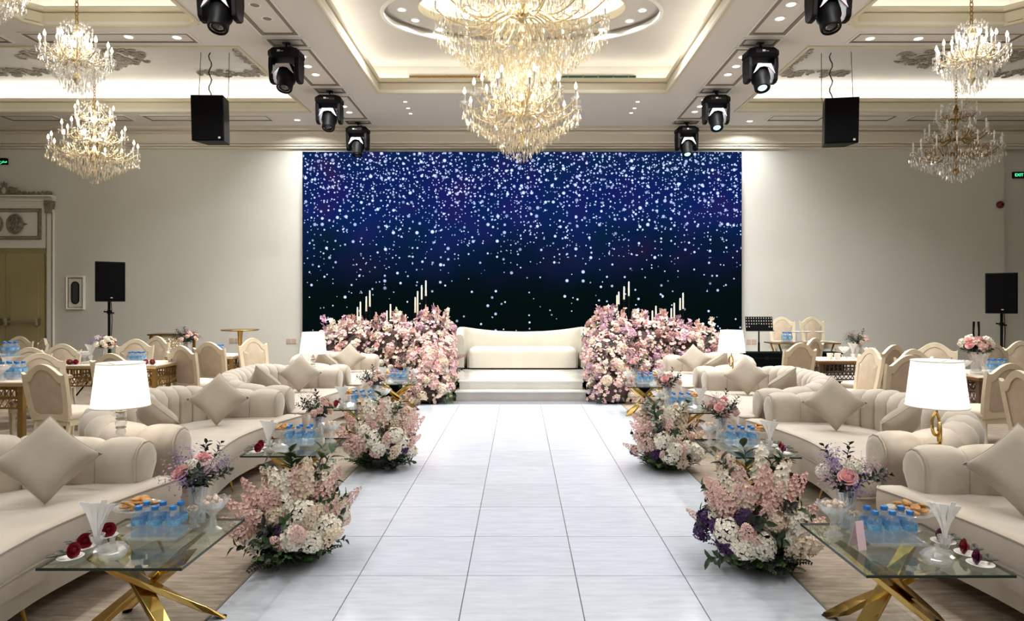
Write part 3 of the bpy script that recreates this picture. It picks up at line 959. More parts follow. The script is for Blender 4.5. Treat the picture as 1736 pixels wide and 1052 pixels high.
# ================================================================== CEILING FIXTURES
# ---- moving head spotlights under the long beams
def head_meshes():
    d = {}
    octa = lambda hx, hy, c: [(hx - c, -hy), (hx, -hy + c), (hx, hy - c), (hx - c, hy), (-hx + c, hy), (-hx, hy - c), (-hx, -hy + c), (-hx + c, -hy)]
    g = G()
    lv = [(0.17, 0.14, 0.05, -0.10), (0.215, 0.19, 0.08, -0.14), (0.215, 0.19, 0.08, -0.20), (0.18, 0.16, 0.06, -0.245)]
    g.loft([[(x, y, z) for x, y in octa(a, b, c)] for a, b, c, z in lv])
    d['base'] = g.mesh('base', 'black_plastic', False, bevel=0.008, seg=1)
    g = G()
    for s in (-1, 1):
        g.box(s * 0.12 - 0.03, s * 0.12 + 0.03, -0.03, 0.03, -0.10, -0.075)
    d['clamp'] = g.mesh('clamp', 'grey_plate', False)
    g = G().tube([(0, 0, 0.0), (0, 0, -0.05)], 0.016, 8).tube([(0.0, 0.0, -0.04), (0.03, 0, -0.07), (0.0, 0, -0.105)], 0.011, 6).tube([(0.01, 0.02, 0), (0.05, 0.03, -0.05), (0.06, 0.02, -0.10)], 0.006, 5).box(-0.05, 0.05, -0.03, 0.03, -0.012, 0.0)
    d['hook'] = g.mesh('hook', 'black_plastic')
    for s, k in ((-1, 'yoke_a'), (1, 'yoke_b')):
        g = G()
        out_ = [(-0.11, -0.22), (0.11, -0.22), (0.115, -0.34), (0.09, -0.52), (0.04, -0.555), (-0.04, -0.555), (-0.09, -0.52), (-0.115, -0.34)]
        x0, x1 = sorted((s * 0.150, s * 0.208))
        g.loft([[(x, y, z) for y, z in out_] for x in (x0, x1)])
        d[k] = g.mesh('yoke_arm', 'black_plastic', False, bevel=0.012)
    g = G()   # the barrel, along its own -z, hung at the yoke's pivot
    g.lathe([(0.001, 0.17), (0.09, 0.165), (0.115, 0.13), (0.125, 0.02), (0.125, -0.05), (0.105, -0.10), (0.105, -0.19), (0.098, -0.205), (0.084, -0.205), (0.082, -0.185), (0.001, -0.185)], 24)
    d['barrel'] = g.mesh('barrel', 'black_plastic')
    g = G().lathe([(0.082, -0.190), (0.06, -0.182), (0.03, -0.196), (0.001, -0.2)], 24, cap=False)
    d['lens'] = g.mesh('lens', 'lens')
    g = G().lathe([(0.001, -0.201), (0.05, -0.199), (0.06, -0.188)], 20, cap=False)
    d['lit_lens'] = g.mesh('lens', 'beam_glow')
    g = G()   # pale plate arching over the front of the barrel
    pl = [(-0.135, 0.0), (-0.145, -0.03), (-0.085, 0.085), (0.085, 0.085), (0.145, -0.03), (0.135, -0.03 - 0.02), (0.10, 0.01), (0.05, 0.045), (-0.05, 0.045), (-0.10, 0.01)]
    g.prism([(-0.145, -0.045), (-0.09, 0.085), (0.09, 0.085), (0.145, -0.045), (0.115, -0.02), (0.06, 0.035), (0.0, 0.048), (-0.06, 0.035), (-0.115, -0.02)], -0.142, -0.122)
    d['plate'] = g.mesh('front_plate', 'grey_plate', False)
    g = G().box(-0.05, -0.01, -0.193, -0.188, -0.185, -0.16).box(0.0, 0.035, -0.193, -0.188, -0.18, -0.175)
    d['badge'] = g.mesh('badge', 'grey_plate', False)
    return d
HM = head_meshes()
def moving_head(x, y, label, tilt, lit, turn=0.0):
    t = thing('moving_head_light', label, 'stage light', (x, y, Z_S - 0.015), turn, 'moving head lights under the beams')
    obj('hook', HM['hook'], t)
    b = obj('base', HM['base'], t)
    obj('clamp', HM['clamp'], b)
    obj('badge', HM['badge'], b)
    obj('yoke_arm', HM['yoke_a'], t)
    obj('yoke_arm', HM['yoke_b'], t)
    hd = obj('barrel', HM['barrel'], t, (0, 0, -0.46), (-tilt, 0, 0))
    obj('front_plate', HM['plate'], t, (0, 0.0, -0.41))
    obj('lens', HM['lit_lens'] if lit else HM['lens'], hd)
    return t
order = ('nearest the LED wall', 'second from the LED wall', 'third from the LED wall', 'fourth from the LED wall')
for s, side in ((-1, 'door side'), (1, 'music stand side')):
    for k, (y, tl) in enumerate(((12.72, 0.35), (10.82, 0.42), (8.82, 0.40), (6.88, 0.35))):
        lit = s > 0 and k < 3
        moving_head(OX + s * 3.22, y, 'black moving head spotlight, %s on the %s%s' % (order[k], side, ', lens glowing' if lit else ''), tl, lit, (0.06, -0.03, 0.05, 0.0)[k] * s)

# ---- loudspeakers hung on wires
def hung_speaker(x, y, ztop, rz, tilt, label):
    t = thing('hanging_loudspeaker', label, 'loudspeaker', (x, y, ztop), rz)
    w, dpt, h = 0.52, 0.40, 0.72
    mtx = Matrix.Rotation(tilt, 4, 'X')
    g = G()
    g.loft([[mtx @ Vector((a, b, z)) for a, b in ((-w / 2, -dpt / 2), (w / 2, -dpt / 2), (w / 2 * 0.7, dpt / 2), (-w / 2 * 0.7, dpt / 2))] for z in (0, -h)])
    c_ = obj('cabinet', g.mesh('cabinet', 'black_plastic', False, bevel=0.01), t)
    g = G().box(-w / 2 + 0.015, w / 2 - 0.015, -dpt / 2 - 0.012, -dpt / 2 + 0.01, -h + 0.015, -0.015, mtx=mtx)
    obj('grille', g.mesh('grille', 'black_grille', False, bevel=0.006), t)
    g = G().box(w / 2 - 0.09, w / 2 - 0.055, -dpt / 2 - 0.016, -dpt / 2 - 0.01, -h + 0.035, -h + 0.065, mtx=mtx)
    obj('badge', g.mesh('badge', 'grey_plate', False), c_)
    for sx in (-1, 1):
        g = G().tube([mtx @ Vector((sx * w * 0.46, 0, -0.01)), (sx * w * 0.46, 0.05, 0.06), (sx * w * 0.44, 0.1, Z_C - ztop)], 0.005, 5)
        obj('suspension_wire', g.mesh('suspension_wire', 'wire'), t)
    rr = random.Random(int(x * 7))
    zt_ = (Z_C - ztop)
    g = G().tube([(-0.08 + 0.025 * math.sin(k * 1.35), 0.1, k * zt_ / 14) for k in range(15)], 0.009, 6)
    obj('signal_cable', g.mesh('signal_cable', 'black_plastic'), t)
    obj('handle', G().tube([(-0.12, 0, 0.0), (-0.05, 0, 0.03), (0.05, 0, 0.03), (0.12, 0, 0.0)], 0.012, 6).mesh('handle', 'black_plastic'), c_)
p = at(360, 166, 10.5)
hung_speaker(p.x, 10.5, p.z, 0.02, 0.06, 'black loudspeaker hung on wires from the ceiling, door side')
p = at(1421, 170, 10.5)
hung_speaker(p.x, 10.5, p.z, -0.16, 0.06, 'black loudspeaker hung on wires from the ceiling, music stand side')

# ---- loudspeakers on stands
def stand_speaker(x, y, z0, rz, label):
    t = thing('speaker_on_stand', label, 'loudspeaker', (x, y, 0), rz)
    w, dpt, h = 0.42, 0.36, 0.645
    g = G()
    g.loft([[(a, b, z) for a, b in ((-w / 2, -dpt / 2), (w / 2, -dpt / 2), (w / 2 * 0.8, dpt / 2), (-w / 2 * 0.8, dpt / 2))] for z in (z0, z0 + h)])
    c_ = obj('cabinet', g.mesh('cabinet', 'black_plastic', False, bevel=0.012), t)
    obj('grille', G().box(-w / 2 + 0.02, w / 2 - 0.015, -dpt / 2 - 0.012, -dpt / 2 + 0.01, z0 + 0.03, z0 + h - 0.015).mesh('grille', 'black_grille', False, bevel=0.006), t)
    obj('badge', G().box(0.0, 0.03, -dpt / 2 - 0.016, -dpt / 2 - 0.01, z0 + 0.055, z0 + 0.07).mesh('badge', 'grey_plate', False), c_)
    obj('pole', G().tube([(0, 0, 0.25), (0, 0, z0 + 0.02)], 0.02, 10).mesh('pole', 'black_plastic'), t)
    obj('collar', G().tube([(0, 0, z0 - 0.2), (0, 0, z0 - 0.14)], 0.03, 10).tube([(-0.075, 0, z0 - 0.16), (0.07, -0.0, z0 - 0.19)], 0.014, 6).mesh('collar', 'black_plastic'), t)
    for k in range(3):
        a = 2 * PI * k / 3 + 0.5
        obj('leg', G().tube([(0.02 * math.cos(a), 0.02 * math.sin(a), 0.62), (0.5 * math.cos(a), 0.5 * math.sin(a), 0.014)], 0.012, 6).mesh('leg', 'black_plastic'), t)
    obj('cable', G().tube([(0.03, 0.03, z0), (0.045, 0.03, z0 - 0.3), (0.03, 0.02, z0 - 0.6), (0.025, 0.02, 0.3)], 0.006, 5).mesh('cable', 'black_plastic'), t)
p = at(185, 511, 10.6)
stand_speaker(p.x, 10.6, p.z, 0.66, 'black loudspeaker on a tripod stand near the carved door')
p = at(1698, 531, 10.4)
stand_speaker(p.x, 10.4, p.z, -0.66, 'black loudspeaker on a tripod stand below the red alarm')

# ---- chandeliers
def drop_verts(gg, x, y, z, r, h, rot):
    """one cut crystal: a long six-sided drop"""
    n = 4
    vs_ = [(x, y, z)]
    for k in range(n):
        a = rot + 2 * PI * k / n
        vs_.append((x + r * math.cos(a), y + r * math.sin(a), z - h * 0.62))
    vs_.append((x, y, z - h))
    fs_ = [(0, 1 + k, 1 + (k + 1) % n) for k in range(n)] + [(n + 1, 1 + (k + 1) % n, 1 + k) for k in range(n)]
    gg.add(vs_, fs_)

def candle_meshes():
    d = {}
    d['candle'] = G().lathe([(0.012, 0.0), (0.012, 0.095), (0.009, 0.10)], 8).mesh('candle', 'crystal_white')
    prof = [(0.004, 0.098), (0.016, 0.115), (0.019, 0.132), (0.013, 0.155), (0.005, 0.175), (0.0005, 0.185)]
    d['bulb'] = G().lathe(prof, 8).mesh('bulb', 'bulb')
    d['bulb_off'] = G().lathe(prof, 8).mesh('bulb', 'crystal_white')
    d['dish'] = G().lathe([(0.008, -0.02), (0.03, -0.012), (0.055, 0.004), (0.058, 0.008), (0.03, -0.004), (0.01, 0.002)], 12, cap=False).mesh('dish', 'crystal')
    return d
CM = candle_meshes()

def chandelier(name, label, loc, rings, curtains, crown_z, top_z, lit=True, k=1.0, seed=1, warm=False, arm_mat='gold_pale', watts=W_CHAND, cat='chandelier', density=1.0):
    """rings: (z, radius, arms, phase, root z); curtains of crystal: (z top, r top, z bottom, r bottom, rows)"""
    rng = random.Random(seed)
    t = thing(name, label, cat, loc)
    cry = 'crystal_warm' if warm else 'crystal'
    zlow = min(c[2] for c in curtains)
    # stem with turned swellings
    prof = []
    zz = zlow + 0.06
    while zz < crown_z:
        prof += [(0.018 * k, zz), (0.05 * k, zz + 0.05), (0.028 * k, zz + 0.11), (0.016 * k, zz + 0.15)]
        zz += 0.17
    prof = [(0.002, zlow + 0.03)] + prof + [(0.012, crown_z)]
    obj('stem', G().lathe(prof, 10).mesh('stem', arm_mat), t)
    # chain
    g = G()
    z = crown_z
    i = 0
    while z < top_z - 0.02:
        a = (i % 2) * PI / 2
        pts = [(0.018 * math.cos(q) * math.cos(a), 0.018 * math.cos(q) * math.sin(a), z + 0.03 + 0.032 * math.sin(q)) for q in [2 * PI * j / 8 for j in range(8)]]
        g.tube(pts, 0.006, 4, closed=True)
        z += 0.05
        i += 1
    obj('chain', g.mesh('chain', 'gold_dark'), t)['kind'] = 'stuff'
    obj('ceiling_rose', G().lathe([(0.015, top_z - 0.06), (0.05, top_z - 0.05), (0.09, top_z - 0.02), (0.1, top_z + 0.004)], 16).mesh('ceiling_rose', 'gold_dark'), t)
    cg = G()
    for ri, (z, r, n, ph, rz) in enumerate(rings):
        g = G()
        pts = []
        for j in range(13):
            q = j / 12.0
            x = 0.03 + (r - 0.03) * q
            zz = rz + (z - rz) * q - 0.17 * r * math.sin(PI * q) * (0.4 + q) + 0.12 * r * math.sin(PI * min(1, q * 2.2)) * (1 - q)
            pts.append((x, 0, zz))
        g.tube(pts, [0.014 * k - 0.006 * k * (j / 12) for j in range(13)], 5)
        # a curl on the arm
        cx_, cz_ = r * 0.62, rz + (z - rz) * 0.5 + 0.02
        g.tube([(a, 0, b) for a, b in spiral(cx_, cz_, 0.17 * r, 1.2, 3.4, -1, 10)], 0.007 * k, 4)
        arm_me = g.mesh('arm', arm_mat)
        for j in range(n):
            a = ph + 2 * PI * j / n
            obj('arm', arm_me, t, rot=(0, 0, a))
            c_ = obj('candle', CM['candle'], t, (r * math.cos(a), r * math.sin(a), z), scale=k)
            obj('bulb', CM['bulb'] if lit else CM['bulb_off'], c_)
            obj('dish', CM['dish'], c_)
            # drops round each dish
            for q in range(6):
                b = 2 * PI * q / 6
                drop_verts(cg, r * math.cos(a) + 0.05 * k * math.cos(b), r * math.sin(a) + 0.05 * k * math.sin(b), z, 0.010 * k, 0.065 * k, b)
    for (z0, r0, z1, r1, rows) in curtains:
        for j in range(rows):
            q = j / max(1, rows - 1)
            r = r0 + (r1 - r0) * q
            z = z0 + (z1 - z0) * (q ** 1.15)
            n = max(5, int(2 * PI * r / (0.048 * k) * density))
            for m_ in range(n):
                a = 2 * PI * m_ / n + rng.uniform(-0.3, 0.3) / n + j * 0.7
                rr_ = r + rng.uniform(-0.03, 0.03) * k
                drop_verts(cg, rr_ * math.cos(a), rr_ * math.sin(a), z + rng.uniform(-0.045, 0.045) * k, rng.uniform(0.009, 0.015) * k, rng.uniform(0.06, 0.10) * k, a)
    # strings of beads from the crown to the rings
    for (z, r, n, ph, rz) in rings:
        for j in range(n):
            a = ph + 2 * PI * (j + 0.5) / n
            m_ = 12
            for q in range(m_):
                u = q / (m_ - 1)
                rr_ = 0.10 + (r * 0.86 - 0.10) * u
                zz = (z + 0.42 * r + 0.05) + (z - 0.02 - (z + 0.42 * r + 0.05)) * u - 0.10 * r * math.sin(PI * u)
                drop_verts(cg, rr_ * math.cos(a), rr_ * math.sin(a), zz, 0.010 * k, 0.026 * k, a)
    # crown of curls and drops at the top
    rc = 0.30 * max(r for _, r, _, _, _ in rings) + 0.08
    for j in range(10):
        a = 2 * PI * j / 10
        for q in range(5):
            u = q / 4
            drop_verts(cg, rc * (0.3 + 0.7 * u) * math.cos(a), rc * (0.3 + 0.7 * u) * math.sin(a), crown_z - 0.02 + 0.09 * k * math.sin(PI * u) - 0.05 * u, 0.014 * k, 0.05 * k, a)
        drop_verts(cg, rc * math.cos(a), rc * math.sin(a), crown_z - 0.07 * k, 0.013 * k, 0.10 * k, a)
    o = obj('crystal_drops', cg.mesh('crystal_drops', cry, False), t)
    o['kind'] = 'stuff'
    if lit:
        for (z, r, n, ph, rz) in rings:
            light('chandelier_glow' if loc[0] * F / loc[1] + 881.0 > 0 else 'chandelier_glow_offscreen', 'POINT', (0, 0, z + 0.10), watts / len(rings), (1, 0.95, 0.86), 0.12 + 0.25 * r, parent=t)
    return t
# the large one over the aisle
cz = lambda py, d: H + (512 - py) * d / F
YB = 8.0
chandelier('grand_chandelier', 'very large three tiered gold and crystal chandelier over the middle of the aisle', (at(884, 0, YB).x, YB, 0),
           [(cz(178, YB), 0.70, 12, 0.13, cz(200, YB)), (cz(158, YB), 0.50, 8, 0.3, cz(180, YB)), (cz(22, YB), 1.05, 14, 0.1, cz(28, YB)), (cz(30, YB), 0.78, 8, 0.4, cz(32, YB))],
           [(cz(196, YB), 0.70, cz(258, YB), 0.10, 9), (cz(190, YB), 0.46, cz(235, YB), 0.1, 5), (cz(58, YB), 1.04, cz(120, YB), 0.40, 9), (cz(70, YB), 0.60, cz(118, YB), 0.25, 5), (cz(75, YB), 0.42, cz(165, YB), 0.33, 9), (cz(85, YB), 0.2, cz(170, YB), 0.18, 8)],
           cz(5, YB) + 0.05, Z_C, True, 1.05, 3, True, 'gold_pale', W_BIG, density=1.6)
# side ones: two hung in the far coffers, smaller ones in the near coffers
for px, lit, lab in ((160, True, 'lit gold and crystal chandelier in front of the wall near the door'), (1621, False, 'unlit crystal chandelier in front of the wall near the red alarm')):
    d = 10.9
    chandelier('crystal_chandelier', lab, (at(px, 0, d).x, d, 0),
               [(cz(254, d), 0.63, 14, 0.1, cz(264, d)), (cz(228, d), 0.45, 9, 0.35, cz(240, d)), (cz(196, d), 0.29, 6, 0.2, cz(204, d))],
               [(cz(266, d), 0.65, cz(302, d), 0.06, 9), (cz(258, d), 0.40, cz(280, d), 0.12, 4), (cz(203, d), 0.26, cz(222, d), 0.18, 3)],
               cz(178, d), Z_C, lit, 1.0, 5 + lit, lit, 'gold_pale' if lit else 'gold_dark', W_CHAND, density=1.3)
for px, d, lab in ((130, 7.4, 'small crystal chandelier in the near ceiling coffer, door side, before the hung loudspeaker'),
                   (1647, 7.4, 'small crystal chandelier in the near ceiling coffer, music stand side'),
                   (-40, 5.75, 'small crystal chandelier at the outer end of the near coffer, door side')):
    chandelier('small_chandelier', lab, (at(px, 0, d).x, d, 0),
               [(cz(92, 7.4), 0.34, 12, 0.1, cz(104, 7.4)), (cz(82, 7.4), 0.19, 6, 0.3, cz(92, 7.4))],
               [(cz(100, 7.4), 0.35, cz(150, 7.4), 0.07, 9), (cz(100, 7.4), 0.22, cz(140, 7.4), 0.06, 5), (cz(52, 7.4), 0.14, cz(84, 7.4), 0.10, 4)],
               cz(42, 7.4), Z_C, True, 0.85, 11 + px, False, 'gold_pale', W_CHAND * 0.6, density=1.3)

# ================================================================== FURNITURE
ORD = ('first', 'second', 'third', 'fourth')     # counted from the stage
SIDE = {-1: 'door side', 1: 'music stand side'}

# ---- curved sofas with channelled backs
L_S, Y_F, B_S = 0.85, 0.30, 0.80
def u_path(t):
    a = PI * t
    c, s_ = math.cos(a), math.sin(a)
    x = -L_S * math.copysign(abs(c) ** 0.62, c)
    y = Y_F - B_S * abs(s_) ** 0.72
    return Vector((x, y))
# even spacing along the path
_N = 600
_pts = [u_path(i / _N) for i in range(_N + 1)]
_len = [0.0]
for i in range(_N):
    _len.append(_len[-1] + (_pts[i + 1] - _pts[i]).length)
U_LEN = _len[-1]
def u_at(s_):
    s_ = max(0.0, min(U_LEN, s_))
    lo, hi = 0, _N
    while hi - lo > 1:
        mid = (lo + hi) // 2
        if _len[mid] <= s_:
            lo = mid
        else:
            hi = mid
    f = (s_ - _len[lo]) / max(1e-9, _len[hi] - _len[lo])
    return _pts[lo].lerp(_pts[hi], f)
def u_frame(s_):
    e = 0.03
    d = (u_at(s_ + e) - u_at(s_ - e))
    d.normalize()
    return u_at(s_), Vector((-d.y, d.x)) * -1.0     # outward normal
def sofa_profile(hh):
    """cross section (n outward, z): inside face, rolled top, outside"""
    r = 0.125
    cn, cz_ = 0.035, hh - r
    pts = [(-0.075, 0.34), (-0.08, 0.46), (-0.088, hh - 0.25)]
    for k in range(9):
        a = math.radians(195 - k * 30)
        pts.append((cn + r * math.cos(a), cz_ + r * math.sin(a)))
    pts += [(0.075, hh - 0.30), (0.07, 0.30), (0.06, 0.13)]
    return pts
def sofa_height(s_):
    u = abs(s_ / U_LEN * 2 - 1)      # 0 middle of the back, 1 arm ends
    k = max(0.0, min(1.0, (u - 0.25) / 0.6))
    k = k * k * (3 - 2 * k)
    return 0.80 - 0.09 * k
def sofa_channels():
    cuts = [0.0, 0.085, 0.175] + [0.175 + 0.65 * k / 12 for k in range(1, 12)] + [0.825, 0.915, 1.0]
    me = []
    for i in range(len(cuts) - 1):
        s0, s1 = U_LEN * cuts[i], U_LEN * cuts[i + 1]
        loops = []
        for t in (0.0, 0.03, 0.12, 0.3, 0.5, 0.7, 0.88, 0.97, 1.0):
            s_ = s0 + (s1 - s0) * t
            e = -0.024 * abs(2 * t - 1) ** 4
            c, nr = u_frame(s_)
            pr = sofa_profile(sofa_height(s_))
            lp = []
            for j, (a, z) in enumerate(pr):
                p, q = pr[j - 1] if j else pr[0], pr[j + 1] if j < len(pr) - 1 else pr[-1]
                tv = Vector((q[0] - p[0], q[1] - p[1]))
                nv = Vector((-tv.y, tv.x))
                nv.normalize()
                a2, z2 = a + nv.x * e, z + nv.y * e
                lp.append((c.x + nr.x * a2, c.y + nr.y * a2, z2))
            loops.append(lp)
        g = G().loft(loops, closed=True, cap0=True, cap1=True)
        me.append(g.mesh('back_channel', 'sofa', True, angle=55))
    return me
def arm_front(end):
    s_ = 0.0 if end == 0 else U_LEN
    c, nr = u_frame(s_)
    fw = Vector((0, 1))
    pr = sofa_profile(sofa_height(s_))
    cx_ = sum(a for a, z in pr) / len(pr)
    cz_ = sum(z for a, z in pr) / len(pr)
    def lp(k, y):
        return [(c.x + nr.x * (cx_ + (a - cx_) * k), Y_F + y, cz_ + (z - cz_) * k) for a, z in pr]
    g = G().loft([lp(0.84, -0.01), lp(0.84, 0.014), lp(0.76, 0.024), lp(0.4, 0.028)], cap0=False)
    return g.mesh('arm_front', 'sofa', True, angle=50)
def arm_cord(end):
    s_ = 0.0 if end == 0 else U_LEN
    c, nr = u_frame(s_)
    pr = sofa_profile(sofa_height(s_))
    cx_ = sum(a for a, z in pr) / len(pr)
    cz_ = sum(z for a, z in pr) / len(pr)
    g = G().tube([(c.x + nr.x * (cx_ + (a - cx_) * 0.87), Y_F + 0.006, cz_ + (z - cz_) * 0.87) for a, z in pr], 0.007, 5)
    return g.mesh('piping', 'piping')
def seat_outline(grow=0.0, n=17):
    """plan of the seat: hollow front edge, ends that stand out before the arms"""
    pts = []
    for k in range(n):
        x = -0.93 + 1.86 * k / (n - 1)
        y = 0.33 + 0.17 * (abs(x) / 0.93) ** 1.7
        pts.append((x, y))
    pts += [(0.975, 0.47), (0.98, 0.40), (0.96, 0.325), (0.82, 0.30)]
    for k in range(1, 12):
        c, nr = u_frame(U_LEN - U_LEN * (k + 0.5) / 13)
        pts.append((c.x - nr.x * 0.03, c.y - nr.y * 0.03))
    pts += [(-0.82, 0.30), (-0.96, 0.325), (-0.98, 0.40), (-0.975, 0.47)]
    if grow:
        out_ = []
        m_ = len(pts)
        for i in range(m_):
            a, b, c = Vector(pts[i - 1]), Vector(pts[i]), Vector(pts[(i + 1) % m_])
            d = (c - a)
            d.normalize()
            nv = Vector((d.y, -d.x)) * -1.0
            out_.append((b.x + nv.x * grow, b.y + nv.y * grow))
        return out_
    return pts
def seat_mesh():
    lv = [(-0.02, 0.305), (-0.006, 0.312), (0.003, 0.34), (0.005, 0.38), (0.003, 0.42), (-0.004, 0.440), (-0.014, 0.452), (-0.026, 0.459), (-0.038, 0.462), (-0.042, 0.4622)]
    return G().loft([[(x, y, z) for x, y in seat_outline(g_ - 1e-6)] for g_, z in lv]).mesh('seat_cushion', 'sofa', True, angle=60)
def sofa_base_mesh():
    lv = [(-0.03, 0.125), (-0.02, 0.13), (-0.016, 0.22), (-0.012, 0.305)]
    return G().loft([[(x, y, z) for x, y in seat_outline(g_)] for g_, z in lv]).mesh('base', 'sofa', True, angle=60)
def cord_mesh(z, grow):
    o = seat_outline(grow)
    k = 22
    pts = [o[-3], o[-2], o[-1]] + o[:20]
    return G().tube([(x, y, z) for x, y in pts], 0.0065, 5).mesh('piping', 'piping')
SM = dict(ch=sofa_channels(), a0=arm_front(0), a1=arm_front(1), c0=arm_cord(0), c1=arm_cord(1), seat=seat_mesh(), base=sofa_base_mesh(), cord1=cord_mesh(0.447, -0.002), cord2=cord_mesh(0.308, -0.004))
leg_me = G().loft([[(r * math.cos(a) + dx, r * math.sin(a) + dy, z) for a in [2 * PI * k / 8 for k in range(8)]] for r, dx, dy, z in ((0.008, 0.03, 0.03, 0.0), (0.015, 0, 0, 0.135))]).mesh('leg', 'gold')
def sofa(side, k, yc, xoff):
    lab = 'curved beige velvet sofa with channelled back, %s from stage, %s' % (ORD[k], SIDE[side])
    # local +y faces the aisle
    t = thing('curved_sofa', lab, 'sofa', (xoff, yc, 0), -PI / 2 if side < 0 else PI / 2, 'curved sofas along the aisle')
    b = obj('base', SM['base'], t)
    s = obj('seat_cushion', SM['seat'], t)
    obj('piping', SM['cord1'], s)
    obj('piping', SM['cord2'], s)
    for m_ in SM['ch']:
        obj('back_channel', m_, t)
    for a, c in (('a0', 'c0'), ('a1', 'c1')):
        af = obj('arm_front', SM[a], t)
        obj('piping', SM[c], af)
    for x, y, r in ((-0.9, 0.36, PI / 2), (0.9, 0.36, 0), (0.0, 0.22, 0.8), (-0.7, -0.30, PI), (0.7, -0.30, -PI / 2)):
        obj('leg', leg_me, t, (x, y, 0), (0, 0, r))
    return t
SOFA_Y = {-1: (9.44, 7.28, 5.23, 3.04), 1: (9.22, 7.05, 5.0, 2.83)}
SOFA_X = {-1: -2.57, 1: 2.57}
for s in (-1, 1):
    for k in range(4):
        sofa(s, k, SOFA_Y[s][k], SOFA_X[s])

# ---- pillows
def pillow_mesh():
    n = 14
    h = 0.205
    top, bot = [], []
    def pt(i, j, sg):
        u, v = -1 + 2 * i / n, -1 + 2 * j / n
        # sides drawn in a little between the corners
        x = h * u * (1 - 0.10 * (1 - v * v) * abs(u) ** 3)
        y = h * v * (1 - 0.10 * (1 - u * u) * abs(v) ** 3)
        z = 0.075 * ((1 - u ** 4) * (1 - v ** 4)) ** 0.55
        return (x, y, sg * z)
    g = G()
    for sg in (1, -1):
        vs_ = [pt(i, j, sg) for j in range(n + 1) for i in range(n + 1)]
        fs_ = [(j * (n + 1) + i, j * (n + 1) + i + 1, (j + 1) * (n + 1) + i + 1, (j + 1) * (n + 1) + i) for j in range(n) for i in range(n)]
        g.add(vs_, fs_)
    me = g.mesh('cover', 'pillow', True, angle=75)
    bm = bmesh.new()
    bm.from_mesh(me)
    bmesh.ops.remove_doubles(bm, verts=bm.verts, dist=1e-5)
    bmesh.ops.recalc_face_normals(bm, faces=bm.faces)
    bm.to_mesh(me)
    bm.free()
    edge = [pt(i, 0, 0) for i in range(n)] + [pt(n, j, 0) for j in range(n)] + [pt(n - i, n, 0) for i in range(n)] + [pt(0, n - j, 0) for j in range(n)]
    ed = G().tube(edge, 0.004, 5, closed=True).mesh('seam', 'piping')
    return me, ed
PM = pillow_mesh()
def pillow(x, y, yaw, lean, label, spin=PI / 4, z=None, sc_=1.0):
    """stands on a corner, face turned by yaw from the -Y direction, leaning back"""
    m = Matrix.Rotation(yaw, 4, 'Z') @ Matrix.Rotation(-lean, 4, 'X') @ Matrix.Rotation(PI / 2, 4, 'X') @ Matrix.Rotation(spin, 4, 'Z')
    pts = [m @ Vector(v.co) * sc_ for v in PM[0].vertices]
    zz = 0.468 - min(p.z for p in pts) if z is None else z
    t = thing('throw_pillow', label, 'pillow', (x, y, zz), 0, 'pillows on the sofas')
    t.rotation_euler = m.to_euler()
    t.scale = (sc_,) * 3
    c = obj('cover', PM[0], t)
    obj('seam', PM[1], c)
    return t
for s in (-1, 1):
    for k in range(4):
        yc = SOFA_Y[s][k]
        far = 'taupe pillow at the stage end of the %s sofa from stage, %s' % (ORD[k], SIDE[s])
        near = 'taupe pillow at the rear end of the %s sofa from stage, %s' % (ORD[k], SIDE[s])
        sc_ = 0.87
        pillow(s * (2.60, 2.62, 2.64, 2.54)[k], yc + 0.45, -s * 0.85 * math.atan(2.6 / yc), 0.56, far, PI / 4 + (-0.03 if s < 0 else 0.05), sc_=sc_)
        if k == 3:
            continue
        pillow(s * 2.70, yc - 0.40, PI - s * -0.5, 0.6, near, PI / 4 + 0.1, sc_=0.84)

